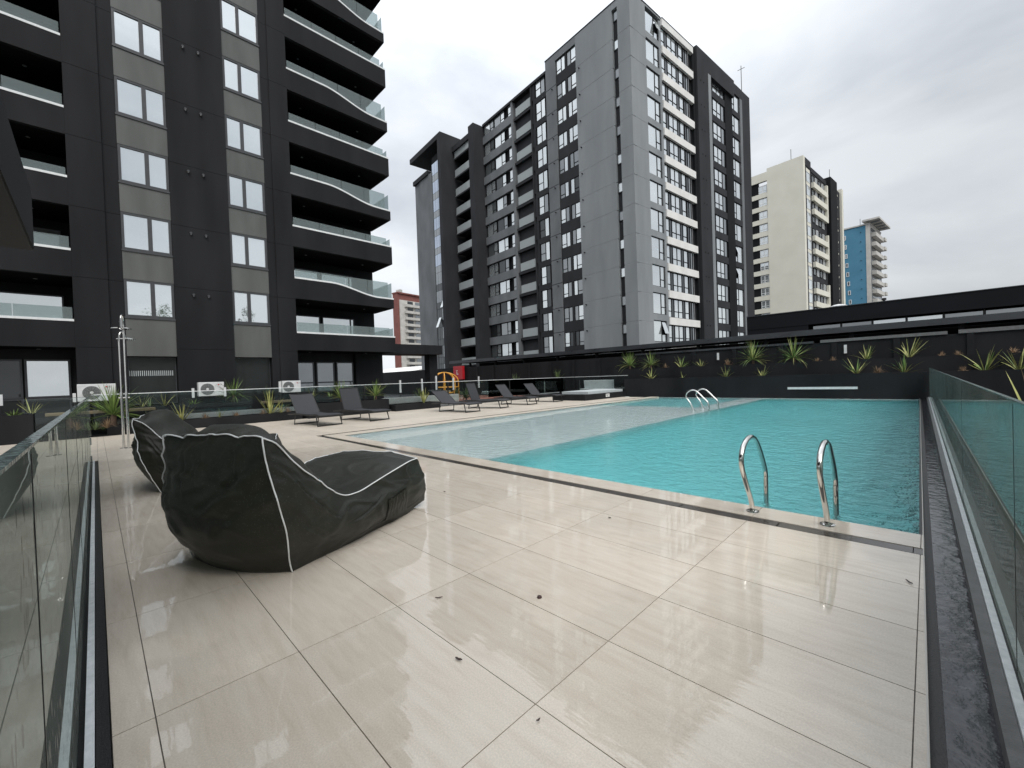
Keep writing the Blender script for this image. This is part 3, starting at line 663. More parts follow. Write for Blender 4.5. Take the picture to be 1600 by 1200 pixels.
far = [(-6.80,0),(-6.95,.22),(-7.10,.45),(-7.10,.62),(-6.95,.74),(-6.78,.74),(-6.62,.62),(-6.45,.44),(-6.32,.30),(-6.28,.12),(-6.28,-.4)]
handrail([(x+.42, 16.3, z-.16 if z == 0 else z) for x, z in far], (-6.38, 16.3, -.16), 'left chrome hoop handrail far off where the shallow shelf meets the deep water', G, .026)
handrail([(x+.42, 17.3, z-.16 if z == 0 else z) for x, z in far], (-6.38, 17.3, -.16), 'right chrome hoop handrail far off where the shallow shelf meets the deep water', G, .026)

# ------------------------------------------------------------------ sun loungers
def lounger(cx_, cy_, rz, back, label, S=1.18):
    root = thing('sun_lounger', label, 'sun lounger', (cx_, cy_, 0), rz, 'black sling sun loungers beside the pool')
    w = .36
    hinge = -1.28; lb = .78
    tip = (hinge-lb*math.cos(back), .34+lb*math.sin(back))
    def sc_(p): return tuple(c*S for c in p)
    fr = MB()
    for s_ in (-1, 1):
        fr.tube([sc_(p) for p in catmull([(.20, s_*w, .31), (-.05, s_*w, .345), (-.4, s_*w, .33), (-.9, s_*w, .335), (hinge, s_*w, .345), (-1.9, s_*w, .32)], 5)], .021*S, 8)
    fr.tube([sc_((.20, -w, .31)), sc_((.20, w, .31))], .021*S, 8); fr.tube([sc_((-1.9, -w, .32)), sc_((-1.9, w, .32))], .021*S, 8)
    fr.build('frame', 'black_metal', root)
    for x0, x1 in ((-.02, -.12), (-1.38, -1.46)):
        lg = MB()
        d = .09 if x0 > -.5 else -.05
        lg.tube([sc_(p) for p in [(x0, -w, .33), (x0+d, -w-.02, .02), (x0+d, w+.02, .02), (x0, w, .33)]], .021*S, 8)
        lg.build('leg', 'black_metal', root)
    def sling(pts, name, par):
        mb = MB(); n = len(pts); q = 8
        for (px, pz) in pts:
            for k in range(q+1):
                v = k/q*2-1; mb.v.append(sc_((px, v*(w-.015), pz-.018*(1-v*v))))
        for (px, pz) in pts:
            for k in range(q+1):
                v = k/q*2-1; mb.v.append(sc_((px+.004, v*(w-.015), pz-.018*(1-v*v)-.006)))
        o_ = n*(q+1)
        for a in range(n-1):
            for k in range(q):
                i = a*(q+1)+k; mb.f.append((i, i+1, i+q+2, i+q+1)); mb.f.append((o_+i, o_+i+q+1, o_+i+q+2, o_+i+1))
        mb.smooth = True
        return mb.build(name, 'fabric_sling', par)
    sling([(.2, .315), (.08, .338), (-.05, .350), (-.3, .345), (-.6, .33), (-.95, .335), (hinge, .35)], 'seat_sling', root)
    bk = sling([(hinge+(tip[0]-hinge)*t, .35+(tip[1]-.34)*t) for t in (0, .25, .5, .75, 1)], 'backrest_sling', root)
    bf = MB()
    for s_ in (-1, 1): bf.tube([sc_((hinge, s_*w, .345)), sc_((tip[0], s_*w, tip[1]))], .015*S, 8)
    bf.tube([sc_((tip[0], -w, tip[1])), sc_((tip[0], w, tip[1]))], .015*S, 8)
    bf.tube([sc_((hinge-.5*lb*math.cos(back), 0, .34+.5*lb*math.sin(back)-.02)), sc_((-1.85, 0, .32))], .01*S, 6)
    bf.build('backrest_frame', 'black_metal', root)
    return root
lounger(-15.08, 5.83, R(6), R(52), 'sun lounger nearest the camera, leftmost, with half-raised backrest')
lounger(-15.08, 7.72, R(12), R(72), 'second sun lounger from the left with its backrest nearly upright')
lounger(-14.50, 11.90, R(5), R(38), 'third sun lounger from the left with its backrest laid low')
lounger(-14.88, 14.20, R(20), R(70), 'fourth sun lounger from the left, turned, its steep backrest overlapping its neighbour')
lounger(-15.18, 16.60, R(8), R(50), 'fifth sun lounger from the left in the far group of four')
lounger(-15.28, 18.95, R(4), R(48), 'farthest sun lounger, beside the low black planter box at the pool end')

# ------------------------------------------------------------------ planters and walls
def planter(name, x0, x1, y0, y1, z1, label, t=.10, mat='black_render', z0=-.05, soil=True, cat='planter'):
    root = thing(name, label, cat, ((x0+x1)/2, (y0+y1)/2, z0))
    ox, oy = (x0+x1)/2, (y0+y1)/2
    a0, a1, b0, b1 = x0-ox, x1-ox, y0-oy, y1-oy; h = z1-z0
    MB().box(a0, a1, b0, b0+t, 0, h).build('side_wall', mat, root)
    MB().box(a0, a1, b1-t, b1, 0, h).build('side_wall', mat, root)
    MB().box(a1-t, a1, b0+t, b1-t, 0, h-.002).build('end_wall', mat, root)
    MB().box(a0, a0+t, b0+t, b1-t, 0, h-.002).build('end_wall', mat, root)
    if soil: struct(MB().box(a0+t, a1-t, b0+t, b1-t, 0, h-.05).build('soil', 'soil', root), 'stuff')
    return root
planter('planter', -19.85, -19.3, .25, 6.35, .34, 'long low black planter by the deck behind the bean bags')
planter('planter', -19.8, -19.2, -7, -1.35, .86, 'tall black planter at the far left edge of the picture')
planter('planter', -19.9, -18.95, 6.5, 10.3, .64, 'raised black planter with two cordylines behind the first loungers')
planter('planter', -19.8, -18.7, 10.5, 13.2, .32, 'low black box planter with striped flax left of the third lounger')
planter('planter', -21.55, -20.55, -6.5, 9.8, .86, 'black hedge planter against the dark apartment building', z0=-.1)
bw = thing('white_wall', 'low white rendered wall behind the left planter', 'wall', (-20.05, 0, 0))
MB().box(-.10, .10, 1.2, 7.9, -.1, .52).build('wall_face', 'white_trim', bw)
bw = thing('white_wall', 'low white wall behind the raised planter with two cordylines', 'wall', (-20.15, 0, 0))
MB().box(-.10, .10, 8.1, 15.5, -.1, .62).build('wall_face', 'white_band', bw)
# far end: two planter terraces and the fence wall
p1 = planter('planter', -14.15, 9, 24.6, 25.38, 1.13, 'lower black planter terrace along the far end of the pool', z0=-1.5)
p2 = planter('planter', -15.4, 9, 25.4, 26.3, 1.78, 'upper black planter terrace at the far end of the pool', z0=-.5)
fw = thing('boundary_wall', 'black boundary wall with pilasters behind the planter terraces', 'wall', (0, 26.45, 0))
MB().box(-52, 9, 0, .15, -.5, 2.72).build('wall_face', 'black_render', fw)
MB().box(-14.3, -4.2, -.07, .2, 2.722, 2.83).build('capping', 'gutter_metal', fw)
MB().box(-3.9, .62, -.07, .2, 2.722, 2.86).build('capping', 'grey_upstand', fw)
MB().box(.95, 9, -.07, .2, 2.722, 2.88).build('capping', 'grey_upstand', fw)
pm = MB().box(-.11, .11, -.06, -.003, 0, 2.70).mesh('pilaster', 'charcoal')
for k in range(18): inst('pilaster', pm, fw, (-33.5+2.32*k, 0, 0))
# building roof behind: gutter edge, dark gap, tall fascia
rf = thing('covered_walkway', 'dark walkway roof with a grey gutter edge above the black wall', 'walkway', (0, 27.6, 0))
MB().box(-37, 10, 0, 3.2, 3.28, 3.44).build('roof_slab', 'roof_black', rf)
MB().box(-37, 10, -.14, -.003, 3.22, 3.52).build('gutter', 'gutter_metal', rf)
cm = MB().box(-.09, .09, .25, .43, -.5, 3.27).mesh('column', 'charcoal')
for k in range(12): inst('column', cm, rf, (-34+3.9*k, 0, 0))
lm = MB().box(-1.0, 1.0, 1.3, 1.45, 3.17, 3.24).mesh('light_tube', 'white_trim')
for x_ in (-18.4, -11.8): inst('light_tube', lm, rf, (x_, 0, 0))
MB().box(-36, 10, 3.3, 3.5, -.5, 3.27).build('back_wall', 'soffit', rf)
bb = thing('black_building', 'long low black building with a deep fascia and clerestory strip at right', 'building', (0, 31.2, 0))
MB().box(-8.6, 14, 0, 10, 4.12, 5.0).build('fascia', 'roof_black', bb)
MB().box(-8.6, -5.2, .02, 10, -1, 4.118).build('wall', 'roof_black', bb)
MB().box(-5.2, 14, .5, 10, -1, 3.4).build('wall', 'roof_black', bb)
MB().box(-8.62, 14, -.03, 10.03, 5.003, 5.04).build('roof_trim', 'gutter_metal', bb)
MB().box(-5.15, 14, 1.2, 1.3, 3.4, 4.118).build('clerestory_wall', 'interior', bb)
gm = MB().box(-.66, .66, 0, .012, 0, .52).mesh('clerestory_pane', 'pane_bright'); gm2 = MB().box(-.66, .66, 0, .012, 0, .52).mesh('clerestory_pane', 'pane_mid')
mm_ = MB().box(-.03, .03, 0, .05, 0, .72).mesh('mullion', 'black_metal')
for k in range(12):
    inst('clerestory_pane', gm2 if k in (0, 1, 4, 5) else gm, bb, (-4.35+1.42*k, .45, 3.5)); inst('mullion', mm_, bb, (-3.64+1.42*k, .4, 3.4))
vt = thing('roof_vent', 'pale mushroom vent cap on the black roof in front of the blue tower', 'vent', (-3.85, 32.5, 5.0))
MB().tube([(0,0,0),(0,0,.12)], .22, 14).build('stem', 'white_metal', vt)
MB().tube([(0,0,.12),(0,0,.17),(0,0,.28),(0,0,.31)], [.48,.50,.22,.05], 18).build('cap', 'white_metal', vt)
vt = thing('roof_pipe', 'small dark pipe stub on the black roof right of the blue tower', 'pipe', (-1.75, 32.4, 5.0))
MB().tube([(0,0,0),(0,0,.22)], .06, 10).build('stem', 'black_metal', vt); MB().tube([(0,0,.22),(0,0,.34)], .11, 10).build('cap', 'black_metal', vt)
# small black box with white ledge at the far left of the pool
bx = thing('planter_box', 'black box with a white ledge and small sign at the far left pool corner', 'box', (-14.0, 22.1, 0))
MB().box(-2.4, 0, -2.2, 2.45, -.2, .34).build('box_body', 'black_render', bx)
MB().box(-2.2, -.25, -1.5, 2.44, .343, .50).build('ledge', 'pale_fabric', bx)
sg = MB().box(.003, .012, .0, .42, .10, .30).build('sign_plate', 'white_metal', bx)
tm = MB()
for k in range(2): tm.box(.0125, .0135, .06, .36-.08*k, .22-.05*k, .24-.05*k)
tm.box(.0125, .0135, .16, .27, .125, .145)
tm.build('sign_lettering', 'black_metal', sg)
# wall lights
wl = thing('wall_light', 'long horizontal white light bar on the black wall above the pool', 'light', (-3.65, 24.6, .47))
MB().box(-1.36, 1.36, -.03, -.002, -.055, .055).build('diffuser', 'white_metal', wl); MB().box(-1.38, 1.38, -.02, -.003, -.075, -.057).build('housing', 'black_metal', wl)
for x_, side in ((-8.87, 'left'), (-2.89, 'right')):
    wl = thing('wall_light', side+' small upright white light on the black boundary wall above the terraces', 'light', (x_, 26.39, 2.12), 0, 'upright lights on the boundary wall')
    MB().box(-.055, .055, -.05, -.002, 0, .42).build('diffuser', 'white_metal', wl); MB().box(-.065, .065, -.035, -.002, -.03, -.002).build('housing', 'black_metal', wl)
# glass screens at the west side
gs = thing('glass_balustrade', 'clear glass balustrade with thin top rail behind the loungers', 'balustrade', (0, 0, 0))
rail_run(gs, 'y', -.08, [3.3, 6.6, 9.35, 11.5, 14.4, 17.4, 20.4, 23], 25.4, -19.62, .014, .30, 1.36, 'far_glass', None)
MB().box(-19.645, -19.595, -.08, 25.4, 1.362, 1.385).build('top_rail', 'alum', gs)
pmesh = MB().box(-.03, .03, -.03, .03, .05, 1.36).mesh('post', 'black_metal')
for y_ in (9.35, 14.4, 19.4, 25.3): inst('post', pmesh, gs, (-19.62, y_, 0))
gs = thing('glass_balustrade', 'short glass balustrade across the far end behind the black box', 'balustrade')
rail_run(gs, 'x', -19.5, [-18, -16.6, -15.3], -14.1, 25.0, .014, .30, 1.36, 'far_glass', None)
MB().box(-19.5, -14.1, 24.98, 25.02, 1.362, 1.385).build('top_rail', 'alum', gs)
gs = thing('glass_balustrade', 'frameless glass pane at the left above the tall planter', 'balustrade')
rail_run(gs, 'y', -1.55, [], -.12, -19.5, .014, .0, 1.31, 'far_glass', None)
MB().box(-19.52, -19.48, -1.55, -.12, 1.311, 1.322).build('top_edge', 'gutter_metal', gs)

# ------------------------------------------------------------------ plants
def leaf_mesh(L, W, bend, mat, fold=.25):
    mb = MB(); n = 7
    for k in range(n+1):
        t = k/n; a = bend*t*t
        x = L*(t-.18*bend*t*t*t); z_ = -L*.5*bend*t*t
        w_ = W*(math.sin(math.pi*min(1, .16+.84*t)**.9)*.9+.08)*(1 if t < .99 else .15)
        mb.v += [(x, -w_/2, z_+w_*fold), (x, 0, z_), (x, w_/2, z_+w_*fold)]
    for k in range(n):
        i = 3*k; mb.f += [(i, i+3, i+4, i+1), (i+1, i+4, i+5, i+2)]
    mb.smooth = True
    me = mb.mesh('leaf', mat); return me
LM = {}
for mt_ in ('leaf_green', 'leaf_yellow', 'leaf_dry', 'leaf_dark'):
    LM[mt_] = [leaf_mesh(1, .044, b_, mt_) for b_ in (.05, .25, .55, 1.0)]
def leaf_plant(name, label, cat, loc, n, L, mat, spread=(10, 80), trunk=0.0, group=None, wid=1.0, seed=0, mats=None, tw=.05):
    r_ = random.Random(seed*31+5)
    root = thing(name, label, cat, loc, 0, group)
    if trunk > 0:
        MB().tube([(0,0,-.1),(.01,0,trunk*.5),(0,.01,trunk)], [tw*1.2, tw, tw*.9], 9).build('trunk', 'bark', root)
    for k in range(n):
        mt_ = mat if mats is None or r_.random() > .25 else mats
        el = R(r_.uniform(*spread)); az = k*2.39996+r_.uniform(-.3, .3)
        bi = 0 if el > R(62) else r_.choice((0, 1, 1, 2) if el > R(30) else (1, 2, 2, 3))
        o = inst('leaf', LM[mt_][bi], root); s_ = L*r_.uniform(.7, 1.08)
        o.rotation_euler = (0, -el, az); o.location = (math.cos(az)*.025, math.sin(az)*.025, trunk-.03+r_.uniform(-.04, .03)*(1+trunk))
        o.scale = (s_, s_*wid*r_.uniform(.8, 1.2), s_)
    return root
def tuft(loc, label, size=.28, mat='leaf_dry', n=46, seed=0, group='dry tan grass tufts in the planters', cat='grass tuft'):
    r_ = random.Random(seed+99); mb = MB()
    for k in range(n):
        az = r_.uniform(0, 6.283); el = R(r_.uniform(15, 85)); l_ = size*r_.uniform(.6, 1.1); w_ = .006
        d = Vector((math.cos(az)*math.cos(el), math.sin(az)*math.cos(el), math.sin(el))); s_ = Vector((-math.sin(az), math.cos(az), 0))*w_
        b0 = Vector((math.cos(az), math.sin(az), 0))*.03*r_.random()
        p1_ = b0+d*l_*.6; p2_ = b0+d*l_+Vector((0, 0, -l_*.35*math.cos(el)))
        i = len(mb.v); mb.v += [tuple(b0-s_), tuple(b0+s_), tuple(p1_-s_), tuple(p1_+s_), tuple(p2_)]
        mb.f += [(i, i+1, i+3, i+2), (i+2, i+3, i+4)]
    o = mb.build('grass_tuft', mat, None, loc); tag(o, label, cat, group); return o
# left side
leaf_plant('cordyline_palm', 'large green cordyline with a short trunk beside the steel showers', 'plant', (-19.5, .42, .3), 75, 1.12, 'leaf_green', (-5, 88), .42, wid=.75, seed=1, tw=.075)
tuft((-19.1, .25, .28), 'brown-green grass tuft below the large cordyline by the glass end', .42, 'leaf_dry', 60, 3)
tuft((-19.05, -.02, .25), 'green grass tuft left of the large cordyline by the glass end', .38, 'leaf_dark', 50, 33, 'green grass tufts', 'grass tuft')
leaf_plant('flax_plant', 'yellowish flax in the planter seen over the left glass', 'plant', (-20.9, -1.5, .8), 16, .62, 'leaf_yellow', (25, 85), seed=2, wid=1.3)
leaf_plant('shrub', 'small bright green leafy shrub at the far left planter', 'shrub', (-19.5, -1.75, .80), 26, .30, 'leaf_green', (10, 80), seed=3, wid=2.4)
leaf_plant('shrub', 'low dark leafy shrub at the left picture edge', 'shrub', (-19.5, -2.4, .80), 26, .30, 'leaf_dark', (10, 80), seed=13, wid=2.4)
leaf_plant('flax_plant', 'striped flax just right of the second bean bag in the low planter', 'plant', (-19.58, 2.25, .28), 16, .9, 'leaf_yellow', (38, 88), seed=4, wid=1.3)
leaf_plant('flax_plant', 'small green flax above the low planter, left of the white light posts', 'plant', (-19.62, 1.35, .30), 10, .6, 'leaf_dark', (35, 85), seed=14, wid=1)
for k, (y_, s_) in enumerate(((2.95, .34), (3.95, .30), (4.9, .28), (5.85, .36))):
    tuft((-19.55, y_, .28), ('first', 'second', 'third', 'fourth')[k]+' dry tan grass tuft from the left in the long low planter', s_, 'leaf_dry', 55, 40+k)
leaf_plant('flax_plant', 'thin sparse flax between tan tufts in the long low planter', 'plant', (-19.55, 3.4, .28), 6, .5, 'leaf_yellow', (45, 85), seed=5)
leaf_plant('flax_plant', 'tall yellow-green flax left of the first sun lounger', 'plant', (-19.5, 5.15, .28), 15, 1.1, 'leaf_yellow', (35, 88), seed=6, wid=1.1)
leaf_plant('flax_plant', 'narrow flax close behind the first sun lounger backrest', 'plant', (-19.5, 5.55, .28), 8, .75, 'leaf_yellow', (35, 88), seed=16, wid=1.1)
leaf_plant('cordyline_palm', 'round green cordyline between the first and second loungers', 'plant', (-19.25, 8.05, .60), 56, .95, 'leaf_green', (0, 88), .22, wid=.75, seed=7, mats='leaf_yellow')
leaf_plant('cordyline_palm', 'green cordyline right of the second lounger in the raised planter', 'plant', (-19.25, 9.75, .60), 52, .95, 'leaf_green', (5, 88), .24, wid=.75, seed=8, mats='leaf_yellow')
leaf_plant('flax_plant', 'yellow-green striped flax left of the third lounger', 'plant', (-19.4, 12.6, .28), 14, .95, 'leaf_yellow', (45, 88), seed=9, wid=1.3)
leaf_plant('cordyline_palm', 'spiky cordyline against the dark wall beside the middle air conditioner', 'plant', (-21.1, 4.2, .85), 52, .85, 'leaf_green', (0, 88), .30, wid=.7, seed=10)
leaf_plant('cordyline_palm', 'dim cordyline in front of the right dark ground floor opening', 'plant', (-21.1, 5.5, .85), 26, .6, 'leaf_dark', (20, 88), .15, wid=.7, seed=11)
leaf_plant('flax_plant', 'pale flax in front of the window with the striped blind', 'plant', (-21.05, 1.25, .85), 12, .72, 'leaf_yellow', (30, 88), seed=12)
leaf_plant('flax_plant', 'sparse pale flax right of the window with the striped blind', 'plant', (-21.05, 1.9, .85), 9, .72, 'leaf_yellow', (35, 88), seed=15)
leaf_plant('flax_plant', 'flax below the right air conditioner', 'plant', (-21.1, 7.4, .85), 12, .60, 'leaf_yellow', (35, 88), seed=17)
for k in range(7):
    leaf_plant('shrub', ('leftmost', 'second', 'third', 'fourth', 'fifth', 'sixth', 'rightmost')[k]+' low dark hedge shrub in the planter against the building, counted from the left', 'shrub', (-20.95, .1+1.35*k, .82), 24, .38, 'leaf_dark' if k % 2 else 'leaf_green', (5, 80), seed=60+k, wid=2.0, group='hedge shrubs against the building')
for k, (x_, y_, h_) in enumerate(((-22.2, 15.6, .0), (-21.6, 17.3, 0), (-23.5, 15.0, 0), (-24.2, 18.5, 0))):
    leaf_plant('shrub', ('dark leafy bush behind the glass right of the building corner', 'second dark bush behind the glass, nearer the climbing dome', 'bush at the building corner below the sky gap', 'bush in front of the red cabinet wall')[k], 'shrub', (x_, y_, h_), 60, .85, 'leaf_dark', (5, 85), seed=70+k, wid=1.5, trunk=.25)
leaf_plant('cordyline_palm', 'left of two distant cordylines behind the glass above the fourth lounger', 'plant', (-21.5, 22.0, .2), 42, .95, 'leaf_dark', (0, 88), .75, wid=.7, seed=80, mats='leaf_green')
leaf_plant('cordyline_palm', 'bushy distant cordyline behind the glass above the fifth lounger', 'plant', (-21.0, 23.6, .1), 50, .95, 'leaf_dark', (0, 88), .35, wid=.8, seed=81, mats='leaf_green')
leaf_plant('cordyline_palm', 'right-hand distant cordyline before the black boundary wall', 'plant', (-20.8, 26.0, .4), 42, .90, 'leaf_dark', (0, 88), .85, wid=.7, seed=82, mats='leaf_green')
# terraces at the far end: (x, tier, kind, size)
far_pl = [(-14.35, 2, 'c', .95), (-12.85, 2, 'c', .8), (-12.45, 1, 'f', .72), (-11.85, 2, 'g', .4), (-10.45, 1, 'f', .45), (-10.85, 2, 'f', .8), (-9.65, 2, 'f', .55),
          (-8.15, 2, 'd', .5), (-8.0, 1, 'f', .62), (-6.85, 2, 'c', 1.05), (-6.2, 1, 'f', .62), (-4.95, 2, 'c', 1.0), (-3.95, 2, 't', .3), (-3.3, 2, 't', .3), (-2.35, 1, 'f', .85), (-2.05, 2, 'f', .7),
          (-1.6, 1, 't', .5), (-.75, 1, 'f', .75), (-.6, 2, 'f', .95), (.42, 2, 't', .3), (.9, 2, 't', .3), (1.6, 1, 'f', 1.0), (2.45, 1, 'f', .9), (2.4, 2, 't', .35), (1.0, 1, 't', .3)]
where = ['at the left end above the pool corner', 'beside the leftmost cordyline', 'in front of the leftmost cordylines', 'right of the leftmost cordylines', 'tiny, left of the far handrails', 'above the far handrails', 'tan-green, left of the left wall light',
         'orange-brown, right of the left wall light', 'in the gap left of the middle cordyline', 'left of the right pair, with drooping leaves', 'below the drooping cordyline', 'above the light bar, right of the pair', 'left of the right wall light', 'under the right wall light',
         'wide, right of the light bar', 'right of the right wall light', 'above the right end of the light bar', 'leaning, near the glass end', 'large yellow, above the glass end', 'between the pilasters at right', 'by the right pilaster', 'tall, behind the right glass', 'at the right picture edge', 'far right by the fence', 'behind the end of the right glass']
for k, (x_, tier, kind, s_) in enumerate(far_pl):
    y_, z_ = (24.95, 1.09) if tier == 1 else (25.75, 1.74)
    tn = 'lower' if tier == 1 else 'upper'
    if kind == 'c':
        leaf_plant('cordyline_palm', 'spiky green cordyline on the %s terrace, %s' % (tn, where[k]), 'plant', (x_, y_, z_), 64, s_*1.15, 'leaf_green', (-12, 88), .18+.12*s_, wid=.72, seed=100+k, mats='leaf_yellow', tw=.06)
    elif kind in 'f':
        leaf_plant('flax_plant', 'striped flax on the %s terrace, %s' % (tn, where[k]), 'plant', (x_, y_, z_), 15 if s_ > .5 else 8, s_*1.12, 'leaf_yellow', (30, 85), seed=100+k, wid=1.35, mats='leaf_green')
    else:
        tuft((x_, y_, z_), 'dry tan grass tuft on the %s terrace, %s' % (tn, where[k]), s_, 'leaf_dry' if kind != 'd' else 'leaf_dry', 60, 100+k)
leaf_plant('flax_plant', 'single large red-edged flax leaf beyond the right glass at the picture edge', 'plant', (1.22, 10.2, .1), 5, 1.6, 'leaf_yellow', (72, 88), seed=150, wid=1.4, mats='leaf_dry')

# ------------------------------------------------------------------ air conditioners, posts, showers, playground
def ac_unit(y_, label, w_=.90, h_=.60):
    root = thing('air_conditioner', label, 'air conditioner', (-21.35, y_, 1.14), 0, 'white air conditioner units by the dark building')
    bevel(MB().box(-.17, .17, -w_/2, w_/2, 0, h_).build('casing', 'white_metal', root), .015)
    MB().tube([(.171, -.14, h_/2), (.178, -.14, h_/2)], .235, 28).build('fan_recess', 'fan_grey', root)
    gr = MB()
    for k in range(1, 6):
        r_ = .045*k; gr.tube([(.184, -.14+r_*math.cos(a), h_/2+r_*math.sin(a)) for a in [2*math.pi*q/24 for q in range(24)]], .0035, 5, True)
    for k in range(12):
        a = 2*math.pi*k/12; gr.tube([(.184, -.14, h_/2), (.184, -.14+.232*math.cos(a), h_/2+.232*math.sin(a))], .003, 4)
    gr.build('fan_grille', 'frame_grey', root)
    MB().tube([(.18, -.14, h_/2), (.192, -.14, h_/2)], .05, 16).build('fan_hub', 'white_metal', root)
    lg = MB().tube([(.1712, .245, h_-.11), (.1735, .245, h_-.11)], .026, 14).build('badge', 'red_paint', root)
    cu = bpy.data.curves.new('lettering', 'FONT'); cu.body = 'LG'; cu.size = .075
    tmp = bpy.data.objects.new('lettering_curve', cu); COL.objects.link(tmp)
    me = bpy.data.meshes.new_from_object(tmp.evaluated_get(bpy.context.evaluated_depsgraph_get())); bpy.data.objects.remove(tmp)
    me.materials.clear(); me.materials.append(M['frame_grey'])
    o = inst('lettering', me, root, (.1725, .285, h_-.135)); o.rotation_euler = (R(90), 0, R(90))
    for s_ in (-1, 1): MB().box(-.15, .15, s_*.3-.025, s_*.3+.025, -.06, -.001).build('foot', 'black_metal', root)
ac_unit(.06, 'white air conditioner unit partly behind the large cordyline at left', 1.0, .62)
ac_unit(3.45, 'white air conditioner unit between the two dark ground floor openings', .88, .58)
ac_unit(6.55, 'white air conditioner unit right of the openings, above the first lounger', .80, .55)
for x_, y_, z0, z1, lab in ((-20.7, -2.1, .85, 1.49, 'white light post at the left picture edge'), (-20.7, -.5, .9, 1.45, 'white light post left of the partly hidden air conditioner'), (-20.7, 2.76, .8, 1.49, 'white light post left of the middle air conditioner'), (-20.7, 3.82, .8, 1.49, 'white light post right of the middle air conditioner'),
                       (-20.7, 5.9, .8, 1.66, 'white light post left of the right air conditioner'), (-20.6, 11.9, .3, 1.55, 'white light post behind the glass near the building corner'), (-21.5, 14.9, .2, 1.75, 'tall white light post right of the building corner'),
                       (-21.5, 16.2, .2, 1.6, 'white light post left of the climbing dome'), (-22.5, 19.2, .2, 1.65, 'white light post nearest the climbing dome'), (-22.0, 14.2, .2, 1.6, 'thin white light post right beside the building corner')):
    po = thing('light_post', lab, 'light post', (x_, y_, z0), 0, 'short white light posts among the plants')
    MB().tube([(0, 0, 0), (0, 0, (z1-z0)*.55)], .018, 8).build('post', 'black_metal', po)
    MB().box(-.04, .04, -.04, .04, (z1-z0)*.45, z1-z0).build('lamp_head', 'white_metal', po)
def shower(x_, y_, label, h_, dirx, diry, hz):
    root = thing('outdoor_shower', label, 'shower', (x_, y_, 0), 0, 'polished steel outdoor showers')
    MB().tube([(0,0,0),(0,0,1.45)], .030, 12).build('lower_pole', 'steel', root)
    MB().tube(catmull([(0,0,1.45),(0,0,h_-.5),(0,0,h_-.2),(dirx*.05,diry*.05,h_-.03),(dirx*.14,diry*.14,h_),(dirx*.23,diry*.23,h_-.06),(dirx*.26,diry*.26,hz+.05)], 5), .019, 10).build('riser_pipe', 'steel', root)
    MB().tube([(dirx*.26,diry*.26,hz+.06),(dirx*.26,diry*.26,hz+.02),(dirx*.26,diry*.26,hz)], [.03,.2,.2], 24).build('shower_head', 'steel', root)
    MB().tube([(0,0,0),(0,0,.012)], .08, 18).build('floor_flange', 'steel', root)
    MB().tube([(0,-.06,1.3),(0,.06,1.3)], .018, 8).build('valve_handle', 'steel', root)
shower(-14.5, .57, 'taller steel outdoor shower pole behind the second bean bag', 3.38, .9, -.2, 3.02)
shower(-14.6, .48, 'shorter steel outdoor shower pole with a round head, left of its twin', 2.98, -.6, .5, 2.80)
dome = thing('climbing_dome', 'yellow tubular climbing dome in the play area behind the glass', 'climbing frame', (-28, 20.2, 0))
dm = MB()
for k in range(8):
    a = 2*math.pi*k/8+.2
    pts = [(1.15*math.cos(a), 1.15*math.sin(a), z) for z in (0, .5, 1.0, 1.35)]+[(1.15*math.cos(t_)*math.cos(a), 1.15*math.cos(t_)*math.sin(a), 1.35+.75*math.sin(t_)) for t_ in (.35, .7, 1.05, 1.4, 1.57)]
    MB().tube(pts, .045, 8).build('rib', 'yellow_paint', dome)
for z_, r_ in ((.45, 1.15), (.9, 1.15), (1.35, 1.15)):
    MB().tube([(r_*math.cos(2*math.pi*q/32), r_*math.sin(2*math.pi*q/32), z_) for q in range(32)], .04, 7, True).build('hoop', 'yellow_paint', dome)
struct(MB().box(-32, -23, 17.5, 24.5, -.018, .01).build('play_area_surface', 'rubber_red'))
cb_ = thing('fire_hose_cabinet', 'red fire hose cabinet on the black wall above the climbing dome', 'cabinet', (-33.8, 26.4, 1.5))
bevel(MB().box(-.75, .75, -.3, -.002, 0, 1.35).build('cabinet_body', 'red_paint', cb_), .02)
MB().box(-.2, -.1, -.306, -.302, .5, .85).box(-.1, .1, -.306, -.302, .5, .58).box(-.28, -.0, -.306, -.302, .88, .94).build('symbol', 'white_metal', cb_)
for yc, L_, zz_, xx_, lab in ((.2, 2.7, .83, -20.2, 'long wooden bench seen through the left glass'), (6.0, 1.9, .83, -20.2, 'wooden bench behind the first lounger')):
    bn = thing('wooden_bench', lab, 'bench', (xx_, yc, 0))
    for k in range(3): MB().box(-.20+.14*k, -.07+.14*k, -L_/2, L_/2, zz_-.09, zz_).build('seat_slat', 'wood', bn)
    for s_ in (-1, 1): MB().box(-.18, .2, s_*(L_/2-.25)-.05, s_*(L_/2-.25)+.05, -.02, zz_-.092).build('bench_support', 'black_metal', bn)
bn = thing('wooden_bench', 'wooden bench in the play area left of the third lounger', 'bench', (-26.0, 18.3, 0))
for k in range(2): MB().box(-.20+.20*k, -.02+.20*k, -.9, .9, .55, .68).build('seat_slat', 'wood', bn)
for s_ in (-1, 1): MB().box(-.15, .15, s_*.7-.05, s_*.7+.05, -.02, .548).build('bench_support', 'wood', bn)
